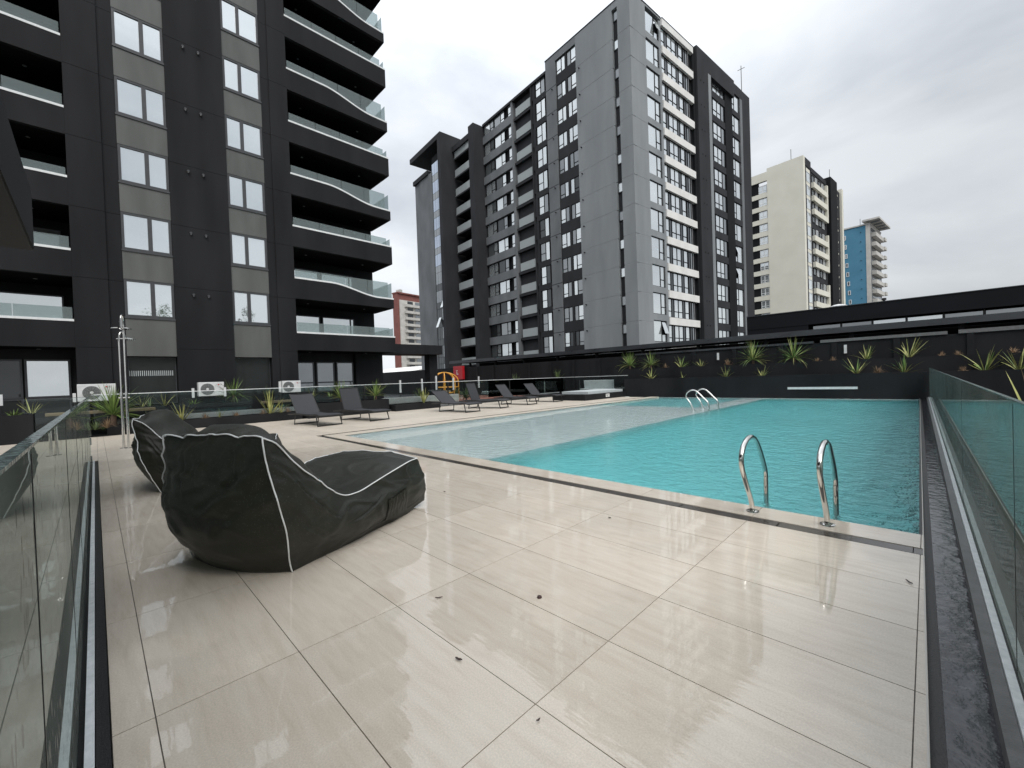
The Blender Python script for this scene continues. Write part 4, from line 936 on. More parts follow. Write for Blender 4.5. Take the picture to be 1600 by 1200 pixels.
def sofa(loc, rz, L_, label):
    s = thing('garden_sofa', label, 'sofa', loc, rz, 'pale garden sofas behind the glass')
    bevel(MB().box(-L_/2, L_/2, -.4, .4, .15, .45).build('seat', 'pale_fabric', s), .05)
    bevel(MB().prism([(-.4+.05, .45), (-.18, .45), (-.05-.05, 1.05), (-.25, 1.05)], 'x', -L_/2+.05, L_/2-.05).build('backrest', 'pale_fabric', s), .03)
    for k in (-1, 1): MB().box(k*(L_/2-.15)-.04, k*(L_/2-.15)+.04, -.3, .3, -.02, .149).build('leg', 'black_metal', s)
sofa((-21.0, 24.6, 0), R(90), 2.6, 'pale garden sofa behind the glass above the fifth and sixth loungers')
sofa((-16.8, 25.75, .05), R(180), 3.0, 'pale garden sofa behind the far glass above the black box')

# ------------------------------------------------------------------ windows
WC = {}
def window(root, loc, rz, W_, H_, cols, transom=None, panes=('pane_bright',), depth=.08, bar=.05, tilt=None, frame='frame_grey', sill=0):
    """cols: width fractions; transom: per column, height of the cross bar (fraction) or 0. Faces local -Y."""
    transom = transom or [0]*len(cols)
    key = (round(W_, 3), round(H_, 3), tuple(cols), tuple(transom), bar, frame, sill)
    if key not in WC:
        mb = MB(); lights = []
        mb.box(-W_/2, W_/2, -depth/2, depth/2, H_-bar, H_).box(-W_/2, W_/2, -depth/2, depth/2, 0, bar)
        mb.box(-W_/2, -W_/2+bar, -depth/2, depth/2, bar, H_-bar).box(W_/2-bar, W_/2, -depth/2, depth/2, bar, H_-bar)
        if sill: mb.box(-W_/2-.02, W_/2+.02, -depth/2-sill, depth/2, -.07, -.001)
        x_ = -W_/2
        for k, c_ in enumerate(cols):
            x1_ = x_+c_*W_
            a_ = x_+(bar if k == 0 else bar*.8); b_ = x1_-(bar if k == len(cols)-1 else bar*.8)
            if k < len(cols)-1: mb.box(x1_-bar*.8, x1_+bar*.8, -depth/2+.004, depth/2-.004, bar, H_-bar)
            if transom[k]:
                zt = H_*transom[k]; mb.box(a_, b_, -depth/2+.006, depth/2-.006, zt-bar*.6, zt+bar*.6)
                lights += [(a_, b_, bar, zt-bar*.6, k), (a_, b_, zt+bar*.6, H_-bar, k)]
            else: lights.append((a_, b_, bar, H_-bar, k))
            x_ = x1_
        WC[key] = (mb.mesh('window', frame), lights)
    me, lights = WC[key]
    wo = inst('window', me, root, loc, rz)
    for li, (a_, b_, z0, z1, k) in enumerate(lights):
        pm_ = panes[k % len(panes)]
        pk = ('p', round(b_-a_, 3), round(z1-z0, 3), pm_)
        if pk not in WC: WC[pk] = MB().box(-(b_-a_)/2, (b_-a_)/2, -.006, .006, -(z1-z0)/2, (z1-z0)/2).mesh('pane', pm_)
        o = inst('pane', WC[pk], wo, ((a_+b_)/2, 0, (z0+z1)/2))
        if tilt is not None and li == tilt: o.rotation_euler = (R(-18), 0, 0); o.location.y = -.18
    return wo

# ------------------------------------------------------------------ left apartment building (facade in the plane x = -22)
lb = thing('apartment_building', 'tall charcoal apartment block with wavy balconies filling the left side', 'building', (-22, 0, 0))
BK = -16.0     # how deep the block goes
TOP = 27.5
def wall_panels(y0, y1, zs, x0=-.5, x1=0.0, mat='black_render', name='wall_panel'):
    for a, b_ in zip(zs[:-1], zs[1:]):
        MB().box(x0, x1, y0, y1, a+.006, b_-.006).build(name, mat, lb)
lev = [-1.0]+[3.14+2.58*k for k in range(10)]
# piers: left pier (with a small set-back fold), centre pier, right pier
wall_panels(-.44, .50, lev)
wall_panels(.50, .93, lev, x1=-.06)
wall_panels(2.47, 4.50, lev)
wall_panels(6.00, 6.34, lev, x1=-.05)
wall_panels(6.34, 7.14, lev)
MB().box(-.52, -.03, -.43, .49, -1, TOP).box(-.52, -.03, 2.48, 4.49, -1, TOP).box(-.52, -.08, 6.01, 7.12, -1, TOP).box(-.52, -.1, .51, .92, -1, TOP).build('core_wall', 'joint_dim', lb)
MB().box(BK, -2.36, -12, 12.44, -1, TOP).build('core_wall', 'black_render', lb)
MB().box(-2.36, -.7, -.42, 7.1, -1, TOP).build('core_wall', 'interior', lb)
for (y0, y1) in ((.93, 2.47), (4.50, 6.00)):
    for k in range(9):
        z0 = (5.84 if k == 0 else 5.84+2.61*(k))-2.61
        head = 5.84+2.61*k; silz = 4.37+2.62*k
        prev = 2.83 if k == 0 else 5.84+2.61*(k-1)
        MB().box(-.45, -.045, y0+.004, y1-.004, prev, silz-.075).build('spandrel_panel', 'olive_panel', lb)
        fr = (.56, .44) if y0 < 2 else (.44, .56)
        tw_ = 'pane_sky'
        window(lb, (-.11, (y0+y1)/2, silz), R(90), y1-y0-.02, head-silz, fr, None, (tw_,), .10, .085, sill=.05)
    # ground floor opening
    MB().box(-1.6, -1.5, y0, y1, -1, 2.83).build('inner_wall', 'interior', lb)
    if y0 < 2:
        gw = window(lb, (-.35, (y0+y1)/2, .9), R(90), y1-y0-.04, 1.9, (1.0,), None, ('pane_black',), .06, .03)
        for q in range(22):
            MB().box(-.012, .012, -.04, -.015, 1.15, 1.36).build('blind_slat', 'pale_fabric', gw, (-.70+q*.063, 0, 0))
    else:
        window(lb, (-.35, (y0+y1)/2, .1), R(90), y1-y0-.04, 2.7, (1.0,), None, ('pane_black',), .06, .03)
    MB().box(-.45, -.05, y0+.004, y1-.004, -1, .3).build('spandrel_panel', 'charcoal', lb)
# small wall lights in pairs on the centre pier
fm = MB().tube([(0,0,0),(.09,0,.0)], .045, 10).tube([(.05,0,.03),(.07,0,-.09)], .03, 8).mesh('wall_spotlight', 'frame_grey')
for k in range(9):
    for y_ in (3.10, 3.62): inst('wall_spotlight', fm, lb, (0, y_, 5.45+2.60*k))
# balconies: right stack
def parapet(y0, y1, zb, zl, zr, c0, c1, name='balcony_parapet', mirror=False):
    n = 36; top = []
    for q in range(n+1):
        y_ = y0+(y1-y0)*q/n; t_ = smoothstep((y_-c0)/(c1-c0)); top.append((y_, zl+(zr-zl)*t_))
    mb = MB()
    outline = [(y0, zb), (y1, zb)]+top[::-1]
    # front upstand as a strip of quads so that the curve stays clean
    for (x0_, x1_) in ((-.18, 0.0),):
        i = len(mb.v)
        for (y_, z_) in top: mb.v += [(x0_, y_, zb), (x1_, y_, zb), (x1_, y_, z_), (x0_, y_, z_)]
        for q in range(n):
            a = i+4*q
            for e_ in range(4): mb.f.append((a+e_, a+4+e_, a+4+(e_+1) % 4, a+(e_+1) % 4))
        mb.f.append((i, i+1, i+2, i+3)); a = i+4*n; mb.f.append((a+3, a+2, a+1, a))
    p = mb.build(name, 'black_render', lb)
    cap = MB(); i = 0
    for (y_, z_) in top: cap.v += [(-.12, y_, z_+.003), (.012, y_, z_+.003), (.012, y_, z_+.085), (-.12, y_, z_+.085)]
    for q in range(n):
        a = 4*q
        for e_ in range(4): cap.f.append((a+e_, a+4+e_, a+4+(e_+1) % 4, a+(e_+1) % 4))
    cap.build('parapet_cap', 'white_trim', p)
    return p, top
for k in range(9):
    zb = 3.20+2.555*k; curved = k % 2 == 1
    zl, zr = (zb+.98, zb+.50) if curved else ((zb+.84, zb+.84) if k == 0 else (zb+.98, zb+.98))
    p, top = parapet(7.14, 12.5, zb, zl, zr, 8.9, 11.6)
    MB().box(-2.36, -.182, 7.14, 12.5, zb-.004, zb+.22).build('balcony_slab', 'soffit', lb)
    MB().box(-2.36, -.182, 12.32, 12.5, zb+.222, zr).build('balcony_end', 'black_render', lb)
    MB().box(-2.36, -.182, 12.36, 12.48, zr+.003, zr+.045).build('end_cap', 'white_trim', lb)
    ztop = zl+.48 if k else zl+.55
    sp = [7.18, 8.45, 9.7, 10.95, 12.2, 12.47]
    for q in range(4):
        MB().box(-.075, -.063, sp[q]+.01, sp[q+1]-.01, min(zl, zr)+.04, ztop).build('balcony_glass', 'balcony_glass', lb)
    MB().box(-2.3, -.07, 12.41, 12.422, zr+.04, ztop).build('balcony_glass', 'balcony_glass', lb)
    dl = MB().tube([(0,0,-.012),(0,0,0)], .06, 14).mesh('downlight', 'fan_grey')
    for y_ in (8.1, 11.2): inst('downlight', dl, lb, (-1.1, y_, zb-.006))
    # set-back sliding windows
    pn = ('pane_bright', 'pane_bright') if k in (0, 1) else ('pane_mid', 'pane_mid') if k == 2 else ('pane_dark', 'pane_dark')  # pale panes on the low floors stand in for reflected sky
    zf = zb+.25
    window(lb, (-2.30, 8.25, zf), R(90), 1.75, 1.85, (1.0,), None, pn, .08, .05)
    window(lb, (-2.30, 10.18, zf), R(90), 1.85, 1.85, (.88, .12), None, pn, .08, .05)
# ground floor below the right stack
MB().box(-2.36, -1.5, 10.75, 12.44, -1, 3.19).build('wall_panel', 'black_render', lb)
for k, (a, b_) in enumerate(((7.55, 8.5), (8.62, 9.6), (9.72, 10.7))):
    window(lb, (-1.75, (a+b_)/2, 1.05), R(90), b_-a, 1.65, (1.0,), [.32], ('pane_mid',), .08, .06)
MB().box(-2.3, -1.8, 7.14, 10.75, -1, 3.19).build('wall_panel', 'charcoal', lb)
# balconies: left stack
for k in range(9):
    zb = 3.13+2.575*k; curved = k == 2
    zl = zr = zb+.94
    if curved: zl = zb+.86; zr = zb+1.0
    p, top = parapet(-7.5, -.442, zb, zl, zr, -3, -1.2)
    MB().box(-2.36, -.182, -7.5, -.442, zb-.004, zb+.22).build('balcony_slab', 'soffit', lb)
    for q in range(5):
        MB().box(-.075, -.063, -.47-1.42*(q+1)+.01, -.47-1.42*q-.01, zl+.04, zl+.52).build('balcony_glass', 'balcony_glass', lb)
    dl = MB().tube([(0,0,-.012),(0,0,0)], .06, 14).mesh('downlight', 'fan_grey')
    for y_ in (-1.4, -4.2): inst('downlight', dl, lb, (-1.1, y_, zb-.006))
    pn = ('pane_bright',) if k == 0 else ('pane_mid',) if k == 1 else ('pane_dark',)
    window(lb, (-2.30, -2.2, zb+.25), R(90), 2.9, 1.95, (1.0,), None, pn, .08, .05)
    window(lb, (-2.30, -5.4, zb+.25), R(90), 2.9, 1.95, (.5, .5), None, pn, .08, .05)
window(lb, (-1.2, -1.2, 1.32), R(90), 1.15, 1.42, (1.0,), None, ('pane_bright',), .08, .06); window(lb, (-1.2, -1.2, .2), R(90), 1.15, 1.11, (1.0,), None, ('pane_black',), .08, .06)
window(lb, (-1.2, -2.45, 1.32), R(90), 1.25, 1.42, (1.0,), None, ('pane_dark',), .08, .06); window(lb, (-1.2, -2.45, .2), R(90), 1.25, 1.11, (1.0,), None, ('pane_black',), .08, .06)
window(lb, (-1.2, -3.9, .2), R(90), 1.25, 2.55, (1.0,), [.44], ('pane_dark',), .08, .06)
MB().box(-2.3, -1.26, -7.5, -.442, -1, 3.12).build('wall_panel', 'charcoal', lb)
# link canopy to the north
lk = thing('link_canopy', 'dark flat canopy linking the building corner to the walkway', 'canopy', (-24, 14.6, 0))
MB().box(-.9, .9, -2.1, 2.0, 3.2, 3.80).build('roof_slab', 'charcoal', lk)
MB().box(-.3, .3, 1.35, 1.98, -.3, 3.198).build('column', 'charcoal', lk)
# canopy block at the upper left
cn_ = thing('roof_canopy', 'dark sloping-looking canopy corner jutting in at the upper left edge', 'canopy', (-12, 0, 0))
MB().box(0, 14, -6, -.72, 4.22, 5.30).build('roof_slab', 'charcoal', cn_)
MB().box(0.02, 14, -5.98, -.74, 4.19, 4.218).build('soffit_board', 'interior', cn_)
MB().box(8, 8.5, -6, -5.5, -1, 4.188).build('column', 'charcoal', cn_)

# ------------------------------------------------------------------ trees on the east side, seen mirrored in the lowest windows
def tree(loc, h_, r_, seed, label):
    rg = random.Random(seed); root = thing('broadleaf_tree', label, 'tree', loc, 0, 'tall trees mirrored in the windows')
    MB().tube([(0,0,0),(.1,.05,h_*.35),(.0,.1,h_*.6),(.1,0,h_*.85)], [.28,.22,.15,.05], 10).build('trunk', 'bark', root)
    for k in range(7):
        a = k*.9+rg.random(); z_ = h_*(.35+.07*k); e_ = r_*(.9-.07*k)
        MB().tube([(0,0,z_),(math.cos(a)*e_*.5, math.sin(a)*e_*.5, z_+e_*.35),(math.cos(a)*e_, math.sin(a)*e_, z_+e_*.6)], [.09,.06,.02], 6).build('limb', 'bark', root)
    mb = MB()
    for c_ in range(70):
        th = rg.uniform(0, 6.283); q = rg.random()**.5*r_; zc = h_*(.62+.33*rg.uniform(-1, 1)*math.sqrt(max(0, 1-(q/r_)**2)))
        cx_, cy_ = q*math.cos(th), q*math.sin(th); cr_ = rg.uniform(.4, .9)
        for l_ in range(70):
            d = Vector((rg.gauss(0, 1), rg.gauss(0, 1), rg.gauss(0, 1))).normalized()*cr_*rg.random()**.4
            u_ = Vector((rg.gauss(0, 1), rg.gauss(0, 1), rg.gauss(0, 1))).normalized(); v_ = u_.cross(d).normalized(); p_ = Vector((cx_, cy_, zc))+d; l2 = .09
            i = len(mb.v); mb.v += [tuple(p_-u_*l2), tuple(p_+v_*l2*.5), tuple(p_+u_*l2), tuple(p_-v_*l2*.5)]; mb.f.append((i, i+1, i+2, i+3))
    struct(mb.build('crown', 'leaf_dark', root), 'stuff')
tree((19, 5.5, -1.6), 13.8, 2.6, 5, 'tall leafy tree mirrored in the lowest pair of panes of the left window column')
tree((20, 14.0, -1.6), 14.2, 3.0, 6, 'tall leafy tree whose mirror image fills the lowest windows of the right window column')

# ------------------------------------------------------------------ grey tower
ROT = R(-5.9)
tw = thing('apartment_tower', 'tall grey and black apartment tower beyond the pool with white balcony bands', 'building', (-17.97, 34.03, 0), ROT)
J = [3.56+2.57*k for k in range(-2, 12)]      # slab levels
TZ, TZ2 = 35.0, 34.1
def tb(x0, x1, y0, y1, z0, z1, name, mat, par=None): return MB().box(x0, x1, y0, y1, z0, z1).build(name, mat, par or tw)
# core
tb(-22.3, -.3, .5, 25.2, -2, 33.8, 'core_wall', 'grey_wall_dark')
tb(-38, -22.3, .8, 14, -2, 33.0, 'core_wall', 'grey_wall_black')
def panels(x0, x1, y0, y1, top, mat, axis='x'):
    zs = [-2]+[j for j in J if j > 0]+[top]
    for a, b_ in zip(zs[:-1], zs[1:]):
        tb(x0, x1, y0, y1, a+.03, b_-.03, 'wall_panel', mat)
# joints show as a pale line: the backing behind the panel gaps is lighter
tb(-1.28, -.03, .012, .49, -2, TZ-.05, 'joint_backing', 'joint_pale'); tb(-6.28, -1.95, .012, .49, -2, TZ-.05, 'joint_backing', 'joint_pale')
tb(-.49, -.012, .49, 2.35, -2, TZ-.05, 'joint_backing', 'joint_pale')
panels(-1.3, 0, 0, .5, TZ, 'grey_wall'); panels(-6.3, -1.9, 0, .5, TZ, 'grey_wall')
panels(-10.55, -9.1, 0, .5, TZ, 'grey_wall_mid')
panels(-.5, 0, .502, 2.4, TZ, 'grey_wall'); 
tb(-1.9, -1.3, .28, .5, -2, TZ-.6, 'slit_wall', 'grey_wall_dark'); tb(-1.9, -1.3, 0, .5, TZ-.6, TZ, 'wall_panel', 'grey_wall')
tb(-9.1, -6.3, .30, .5, -2, TZ-.7, 'bay_wall', 'interior')
tb(-9.1, -6.3, 0, .5, TZ-.72, TZ, 'wall_panel', 'grey_wall_mid')
tb(-10.6, 0.02, -.02, .55, TZ+.002, TZ+.12, 'roof_trim', 'grey_wall_dark'); tb(-.55, .02, .552, 5.0, TZ+.002, TZ+.12, 'roof_trim', 'grey_wall_dark')
prn = random.Random(11)
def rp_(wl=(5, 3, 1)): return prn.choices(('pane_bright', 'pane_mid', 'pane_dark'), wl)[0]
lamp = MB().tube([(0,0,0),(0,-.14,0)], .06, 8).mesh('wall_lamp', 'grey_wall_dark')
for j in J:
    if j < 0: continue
    up = j > 19
    wts = (9, 2, 0) if up else (5, 4, 1)
    # slit
    window(tw, (-1.6, .22, j+1.6), 0, .56, .85, (1.0,), None, (rp_((3, 3, 1)),), .06, .05)
    # bay with two windows and dark spandrels
    tb(-9.1, -6.3, .10, .30, j-.12, j+.95, 'spandrel', 'grey_wall_dark')
    tb(-7.82, -7.58, .10, .30, j+.952, j+2.448, 'mullion_wall', 'grey_wall_dark')
    window(tw, (-8.46, .17, j+.95), 0, 1.26, 1.5, (.58, .42), [.25, 0], (rp_(wts), rp_(wts)), .08, .05, frame='grey_wall_black')
    window(tw, (-6.94, .17, j+.95), 0, 1.26, 1.5, (.42, .58), [0, .25], (rp_(wts), rp_(wts)), .08, .05, frame='grey_wall_black')
    inst('wall_lamp', lamp, tw, (-5.85, 0, j-.25)); inst('wall_lamp', lamp, tw, (-9.6, 0, j-.25))
    if j+2.3 < TZ2+.2:
        # narrow window column
        tb(-12.75, -10.55, .12, .5, j-.25, j+.35, 'spandrel', 'grey_wall_dark')
        tb(-12.95, -12.45, .12, .5, j+.352, j+2.318, 'pier', 'grey_wall_dark')
        window(tw, (-11.6, .20, j+.35), 0, 1.45, 1.97, (.55, .45), [.42, 0], (rp_(wts), rp_(wts)), .08, .05, frame='grey_wall_black')
        # balcony column: void, slab, glass
        tb(-16.2, -13.0, .15, 1.9, j-.28, j+.0, 'balcony_slab', 'grey_wall_dark')
        tb(-15.75, -13.1, .12, .15, j+.05, j+.98, 'balcony_glass', 'tower_balcony_glass')
        window(tw, (-13.9, 1.85, j+.02), 0, 1.5, 2.1, (.5, .5), None, (rp_((1, 3, 5)),), .06, .05, frame='grey_wall_black')
        # ribbon section
        tb(-22.2, -16.5, -.02, .4, j-.35, j+.62, 'spandrel_band', 'grey_wall_mid')
        window(tw, (-21.1, .22, j+.66), 0, 2.0, 1.52, (.62, .38), [0, .28], (rp_(wts), 'pane_bright' if prn.random() < .6 else 'pane_mid'), .08, .05, frame='grey_wall_black')
        window(tw, (-18.95, .22, j+.66), 0, 2.0, 1.52, (.64, .36), [0, .28], (rp_((7, 2, 1)), rp_((7, 2, 1))), .08, .05, frame='grey_wall_black')
        window(tw, (-16.95, .22, j+.66), 0, .62, 1.52, (1.0,), [.28], (rp_((7, 2, 0)),), .08, .05, frame='grey_wall_black')
        # balcony column between the fins
        tb(-27.6, -23.9, -1.0, 0.5, j-.30, j-.12, 'balcony_slab', 'grey_wall_dark')
        tb(-27.6, -23.9, -1.03, -1.002, j-.12, j-.05, 'slab_edge', 'joint_pale')
        tb(-27.5, -24.0, -1.0, -.97, j-.04, j+.85, 'balcony_glass', 'tower_balcony_glass')
        window(tw, (-25.0, .45, j-.08), 0, 1.9, 2.1, (.5, .5), None, (rp_((2, 3, 3)),), .06, .05, frame='grey_wall_black')
tb(-12.95, -10.55, .45, .5, -2, TZ2-.3, 'backing_wall', 'interior'); tb(-16.2, -13.05, 1.905, 1.95, -2, TZ2-.3, 'backing_wall', 'soffit'); tb(-27.79, -23.4, .502, .55, -2, TZ2-.3, 'backing_wall', 'soffit')
tb(-16.5, -16.2, 0, 1.9, -2, TZ2, 'side_fin', 'grey_wall_mid'); tb(-13.05, -12.95, 0, 1.9, -2, TZ2, 'side_fin', 'grey_wall_dark')
tb(-22.2, -16.5, .35, .5, -2, TZ2-.3, 'backing_wall', 'grey_wall_black')
tb(-22.25, -10.55, -.03, .55, TZ2-.28, TZ2, 'roof_band', 'grey_wall_dark')
tb(-16.2, -13.05, .552, 1.9, TZ2-.28, TZ2-.002, 'roof_band', 'grey_wall_dark')
tb(-23.4, -22.25, -1.45, 3, -2, TZ2-.2, 'fin', 'grey_wall_dark')
tb(-27.79, -23.41, -1.25, .5, TZ2-1.5, TZ2-.8, 'roof_band', 'grey_wall_dark')
# large fin, canopy, stair glazing, side wall
tb(-28.6, -27.8, -3.05, 3, -2, 34.9, 'fin', 'grey_wall_dark')
tb(-36.9, -28.6, -3.05, 1.5, 34.2, 34.9, 'roof_canopy', 'grey_wall_dark')
tb(-36.8, -32.3, -2.7, 1.5, 31.0, 31.6, 'roof_band', 'grey_wall_dark')
tb(-35.1, -31.4, -2.5, 1.5, -2, 31.0, 'side_wall', 'grey_wall_mid'); tb(-36.7, -35.3, -2.4, 1.5, -2, 31.0, 'side_wall', 'grey_wall_mid')
tb(-35.3, -35.1, -2.2, 1.5, -2, 31.0, 'side_wall', 'grey_wall_black')
tb(-31.4, -28.6, -1.9, 1.5, -2, 33.6, 'stair_wall', 'grey_wall_black')
for k in range(13):
    z_ = 31.2-2.57*k
    if z_ < 1: break
    for c_ in range(3):
        tb(-31.35+.72*c_, -30.67+.72*c_, -2.42, -2.40, z_-.75, z_+.85, 'stair_pane', 'pane_blue' if k < 6 else ('pane_mid' if k < 8 or c_ == 2 else 'pane_dark'))
        tb(-31.35+.72*c_, -30.67+.72*c_, -2.42, -2.40, z_-1.68, z_-.79, 'stair_pane', 'pane_mid' if k < 6 else 'pane_dark')
tb(-31.38, -28.65, -2.38, -1.92, .5, 33.0, 'stair_frame', 'grey_wall_black')
for k, (x_, z_) in enumerate(((-29.0, 17.4-5.2), (-30.4, 9.6))):
    o = MB().box(-.32, .32, -.01, .01, -.75, .75).build('open_pane', 'pane_bright', tw, (x_, -2.75, z_)); o.rotation_euler = (R(-22), 0, 0)
# right facade (outward = +x)
def wr_(y_, z_, W_, H_, cols, tr, pn, x_=-.12, tilt=None): return window(tw, (x_, y_, z_), R(90), W_, H_, cols, tr, pn, .08, .06, tilt=tilt, frame='grey_wall_black')
tb(-.5, -.2, 2.4, 25.2, -2, TZ-.8, 'backing_wall', 'grey_wall_black')
for k, j in enumerate(J):
    if j < 0: continue
    # big windows
    tb(-.5, 0, 2.402, 4.95, j+.22, j+.80, 'spandrel', 'grey_wall')
    tb(-.5, 0, 4.62, 4.95, j+.802, j+2.788, 'pier', 'grey_wall')
    o = wr_(3.5, j+.80, 2.18, 1.99, (.66, .34), [0, .36], ('pane_bright', 'pane_bright'), tilt=(2 if k in (13, 2) else None))
    # ribbon with white bands
    tb(-.19, .12, 5.0, 10.85, j-.08, j+.62, 'white_band', 'white_band')
    wr_(7.05, j+.64, 4.0, 1.82, (.16, .12, .2, .2, .12, .2), [.34, 0, .34, .34, 0, .34], ('pane_bright', 'pane_dark', 'pane_bright', 'pane_bright', 'pane_dark', 'pane_bright'))
    wr_(9.6, j+.64, .9, 1.82, (.5, .5), None, ('pane_dark', 'pane_mid'))
    tb(-.15, -.10, 10.15, 10.22, j+.64, j+2.45, 'pipe', 'joint_pale')
    # pier lamps
    for y_ in (12.1, 12.7):
        MB().tube([(0, y_, j+.2), (.3, y_, j+.2)], .08, 8).build('wall_lamp', 'grey_wall_black', tw)
    # middle windows
    tb(-.5, -.02, 14.35, 18.3, j-.12, j+.62, 'spandrel', 'grey_wall_dark')
    wr_(15.9, j+.64, 2.9, 1.84, (.3, .05, .33, .32), [.32, 0, .32, .32], ('pane_bright', 'pane_dark', 'pane_bright', 'pane_bright'))
    wr_(17.75, j+.64, .8, 1.84, (1.0,), None, ('pane_mid',))
    # right column of windows and the small ones
    if j+2.6 < TZ:
        tb(-.5, 0, 20.2, 22.3, j-.12, j+.5, 'spandrel', 'grey_wall_dark')
        wr_(21.25, j+.52, 1.9, 1.95, (.32, .68), [.35, 0], ('pane_bright', 'pane_bright'), tilt=(1 if k in (5, 6) else None))
        wr_(24.0, j+1.25, .9, .75, (1.0,), None, ('pane_bright',), x_=-.06)
tb(-.5, 0.0, 2.402, 4.95, TZ-.15, TZ, 'roof_band', 'grey_wall')
tb(-.19, .14, 5.0, 10.85, 34.3, 34.95, 'white_band', 'white_band'); tb(-.5, .16, 5.0, 10.87, 34.952, 35.03, 'roof_trim', 'grey_wall_dark')
tb(-.5, .05, 10.85, 11.35, -2, TZ+.1, 'recess_pier', 'grey_wall_black')
tb(-.5, .28, 11.35, 13.7, -2, TZ+.35, 'pier', 'grey_wall_dark'); tb(-.5, .32, 13.7, 14.3, -2, TZ-1.6, 'pier_strip', 'grey_wall')
tb(-.5, .28, 13.702, 20.2, TZ-1.58, TZ+.35, 'roof_band', 'grey_wall_dark'); 
tb(-.5, 0, 18.3, 20.2, -2, TZ-1.6, 'recess_wall', 'grey_wall_black')
tb(-.5, .02, 20.2, 22.9, TZ-.7, TZ+.5, 'roof_band', 'grey_wall_dark')
tb(-.5, .03, 22.32, 22.95, -2, TZ-.72, 'pier_strip', 'grey_wall_mid'); tb(-.5, 0, 22.95, 25.25, -2, TZ+.5, 'wall_panel', 'grey_wall_dark')
an = thing('roof_antenna', 'thin antenna mast on the roof of the grey tower', 'antenna', (-15.9, 58, 34))
MB().tube([(0,0,0),(0,0,5.2)], .04, 6).build('mast', 'gutter_metal', an); MB().tube([(-.4,0,4.8),(.4,0,4.8)], .03, 6).build('crossbar', 'gutter_metal', an)

# ------------------------------------------------------------------ cream tower
ct = thing('apartment_tower', 'cream apartment tower with dark window columns right of the grey tower', 'building', (-16.09, 95.57, 0), ROT)
CZ = 41.5
def cb2(x0, x1, y0, y1, z0, z1, name, mat): return MB().box(x0, x1, y0, y1, z0, z1).build(name, mat, ct)
cb2(-14, -.3, .3, 26, -5, CZ-3, 'core_wall', 'grey_wall_dark')
cb2(-6.2, 0, 0, .6, -5, CZ, 'end_wall', 'cream_wall'); cb2(-.6, 0, .602, 1.0, -5, CZ, 'end_wall', 'cream_wall')
cb2(-14, -6.2, 0, .6, CZ-2.3, CZ-.6, 'roof_band', 'cream_wall')
for k in range(15):
    z_ = CZ-3.0-2.57*k
    if z_ < -1: break
    cb2(-14, -6.2, .05, .6, z_-2.57+.02-.0, z_-2.57+.95, 'spandrel_band', 'cream_wall')
    cb2(-9.3, -7.85, .22, .6, z_-1.6, z_+.7, 'dark_panel', 'grey_wall_black')
    window(ct, (-7.05, .2, z_-1.55), 0, 1.5, 1.45, (.5, .5), [.3, .3], ('pane_bright',), .1, .09, frame='white_trim')
    for q, (y_, W_) in enumerate(((2.6, 2.0),)):
        window(ct, (.0, y_, z_-1.4), R(90), W_, 1.9, (1.0,), None, ('pane_bright',), .1, .1, frame='white_trim')
    cb2(-.4, .02, 1.5, 3.7, z_+.55, z_+1.12, 'spandrel', 'cream_wall')
    if k % 4 != 3:
        cb2(.02, .5, 4.4, 13.6, z_-2.0, z_-1.0, 'balcony_parapet', 'cream_wall')
        cb2(.02, .5, 12.9, 13.6, z_-.998, z_+.55, 'balcony_frame', 'cream_wall')
    for q in range(4):
        window(ct, (.06, 5.2+2.1*q, z_-.9), R(90), 1.2, 1.4, (.5, .5), None, (('pane_bright', 'pane_mid', 'pane_bright', 'pane_mid')[q],), .1, .08, frame='white_trim' if q % 2 else 'grey_wall_black')
    window(ct, (.1, 21.2, z_-1.4), R(90), 2.4, 2.0, (.5, .5), None, ('pane_bright',), .1, .1, frame='grey_wall_black')
    cb2(-.4, .1, 20, 22.4, z_+.65, z_+1.1, 'spandrel', 'cream_wall')
cb2(-.45, .0, 1.0, 14.2, -5, CZ-1.6, 'backing_wall', 'grey_wall_dark'); cb2(-.5, .06, 1.0, 4.2, CZ-1.55, CZ-.1, 'roof_band', 'grey_wall_dark')
cb2(-.5, .1, 4.2, 14.2, CZ-2.0, CZ-1.1, 'roof_band', 'grey_wall_dark')
cb2(-.5, .8, 14.2, 19.0, -5, CZ-.4, 'pier', 'grey_wall_black'); cb2(-.5, .08, 19, 24.0, -5, CZ-1.0, 'pier', 'grey_wall_dark')
cb2(-.5, .5, 24.0, 25.2, -5, CZ-.3, 'end_strip', 'cream_wall')
cb2(-6.1, -4.8, 1.5, 2.5, CZ-2.9, CZ+.55, 'chimney', 'grey_wall_mid')
for x_, y_, h_ in ((-2.4, 1.5, 2.6), (.0, 17.0, 2.2)): MB().tube([(x_, y_, CZ-1), (x_, y_, CZ+h_)], .05, 5).build('antenna', 'gutter_metal', ct)

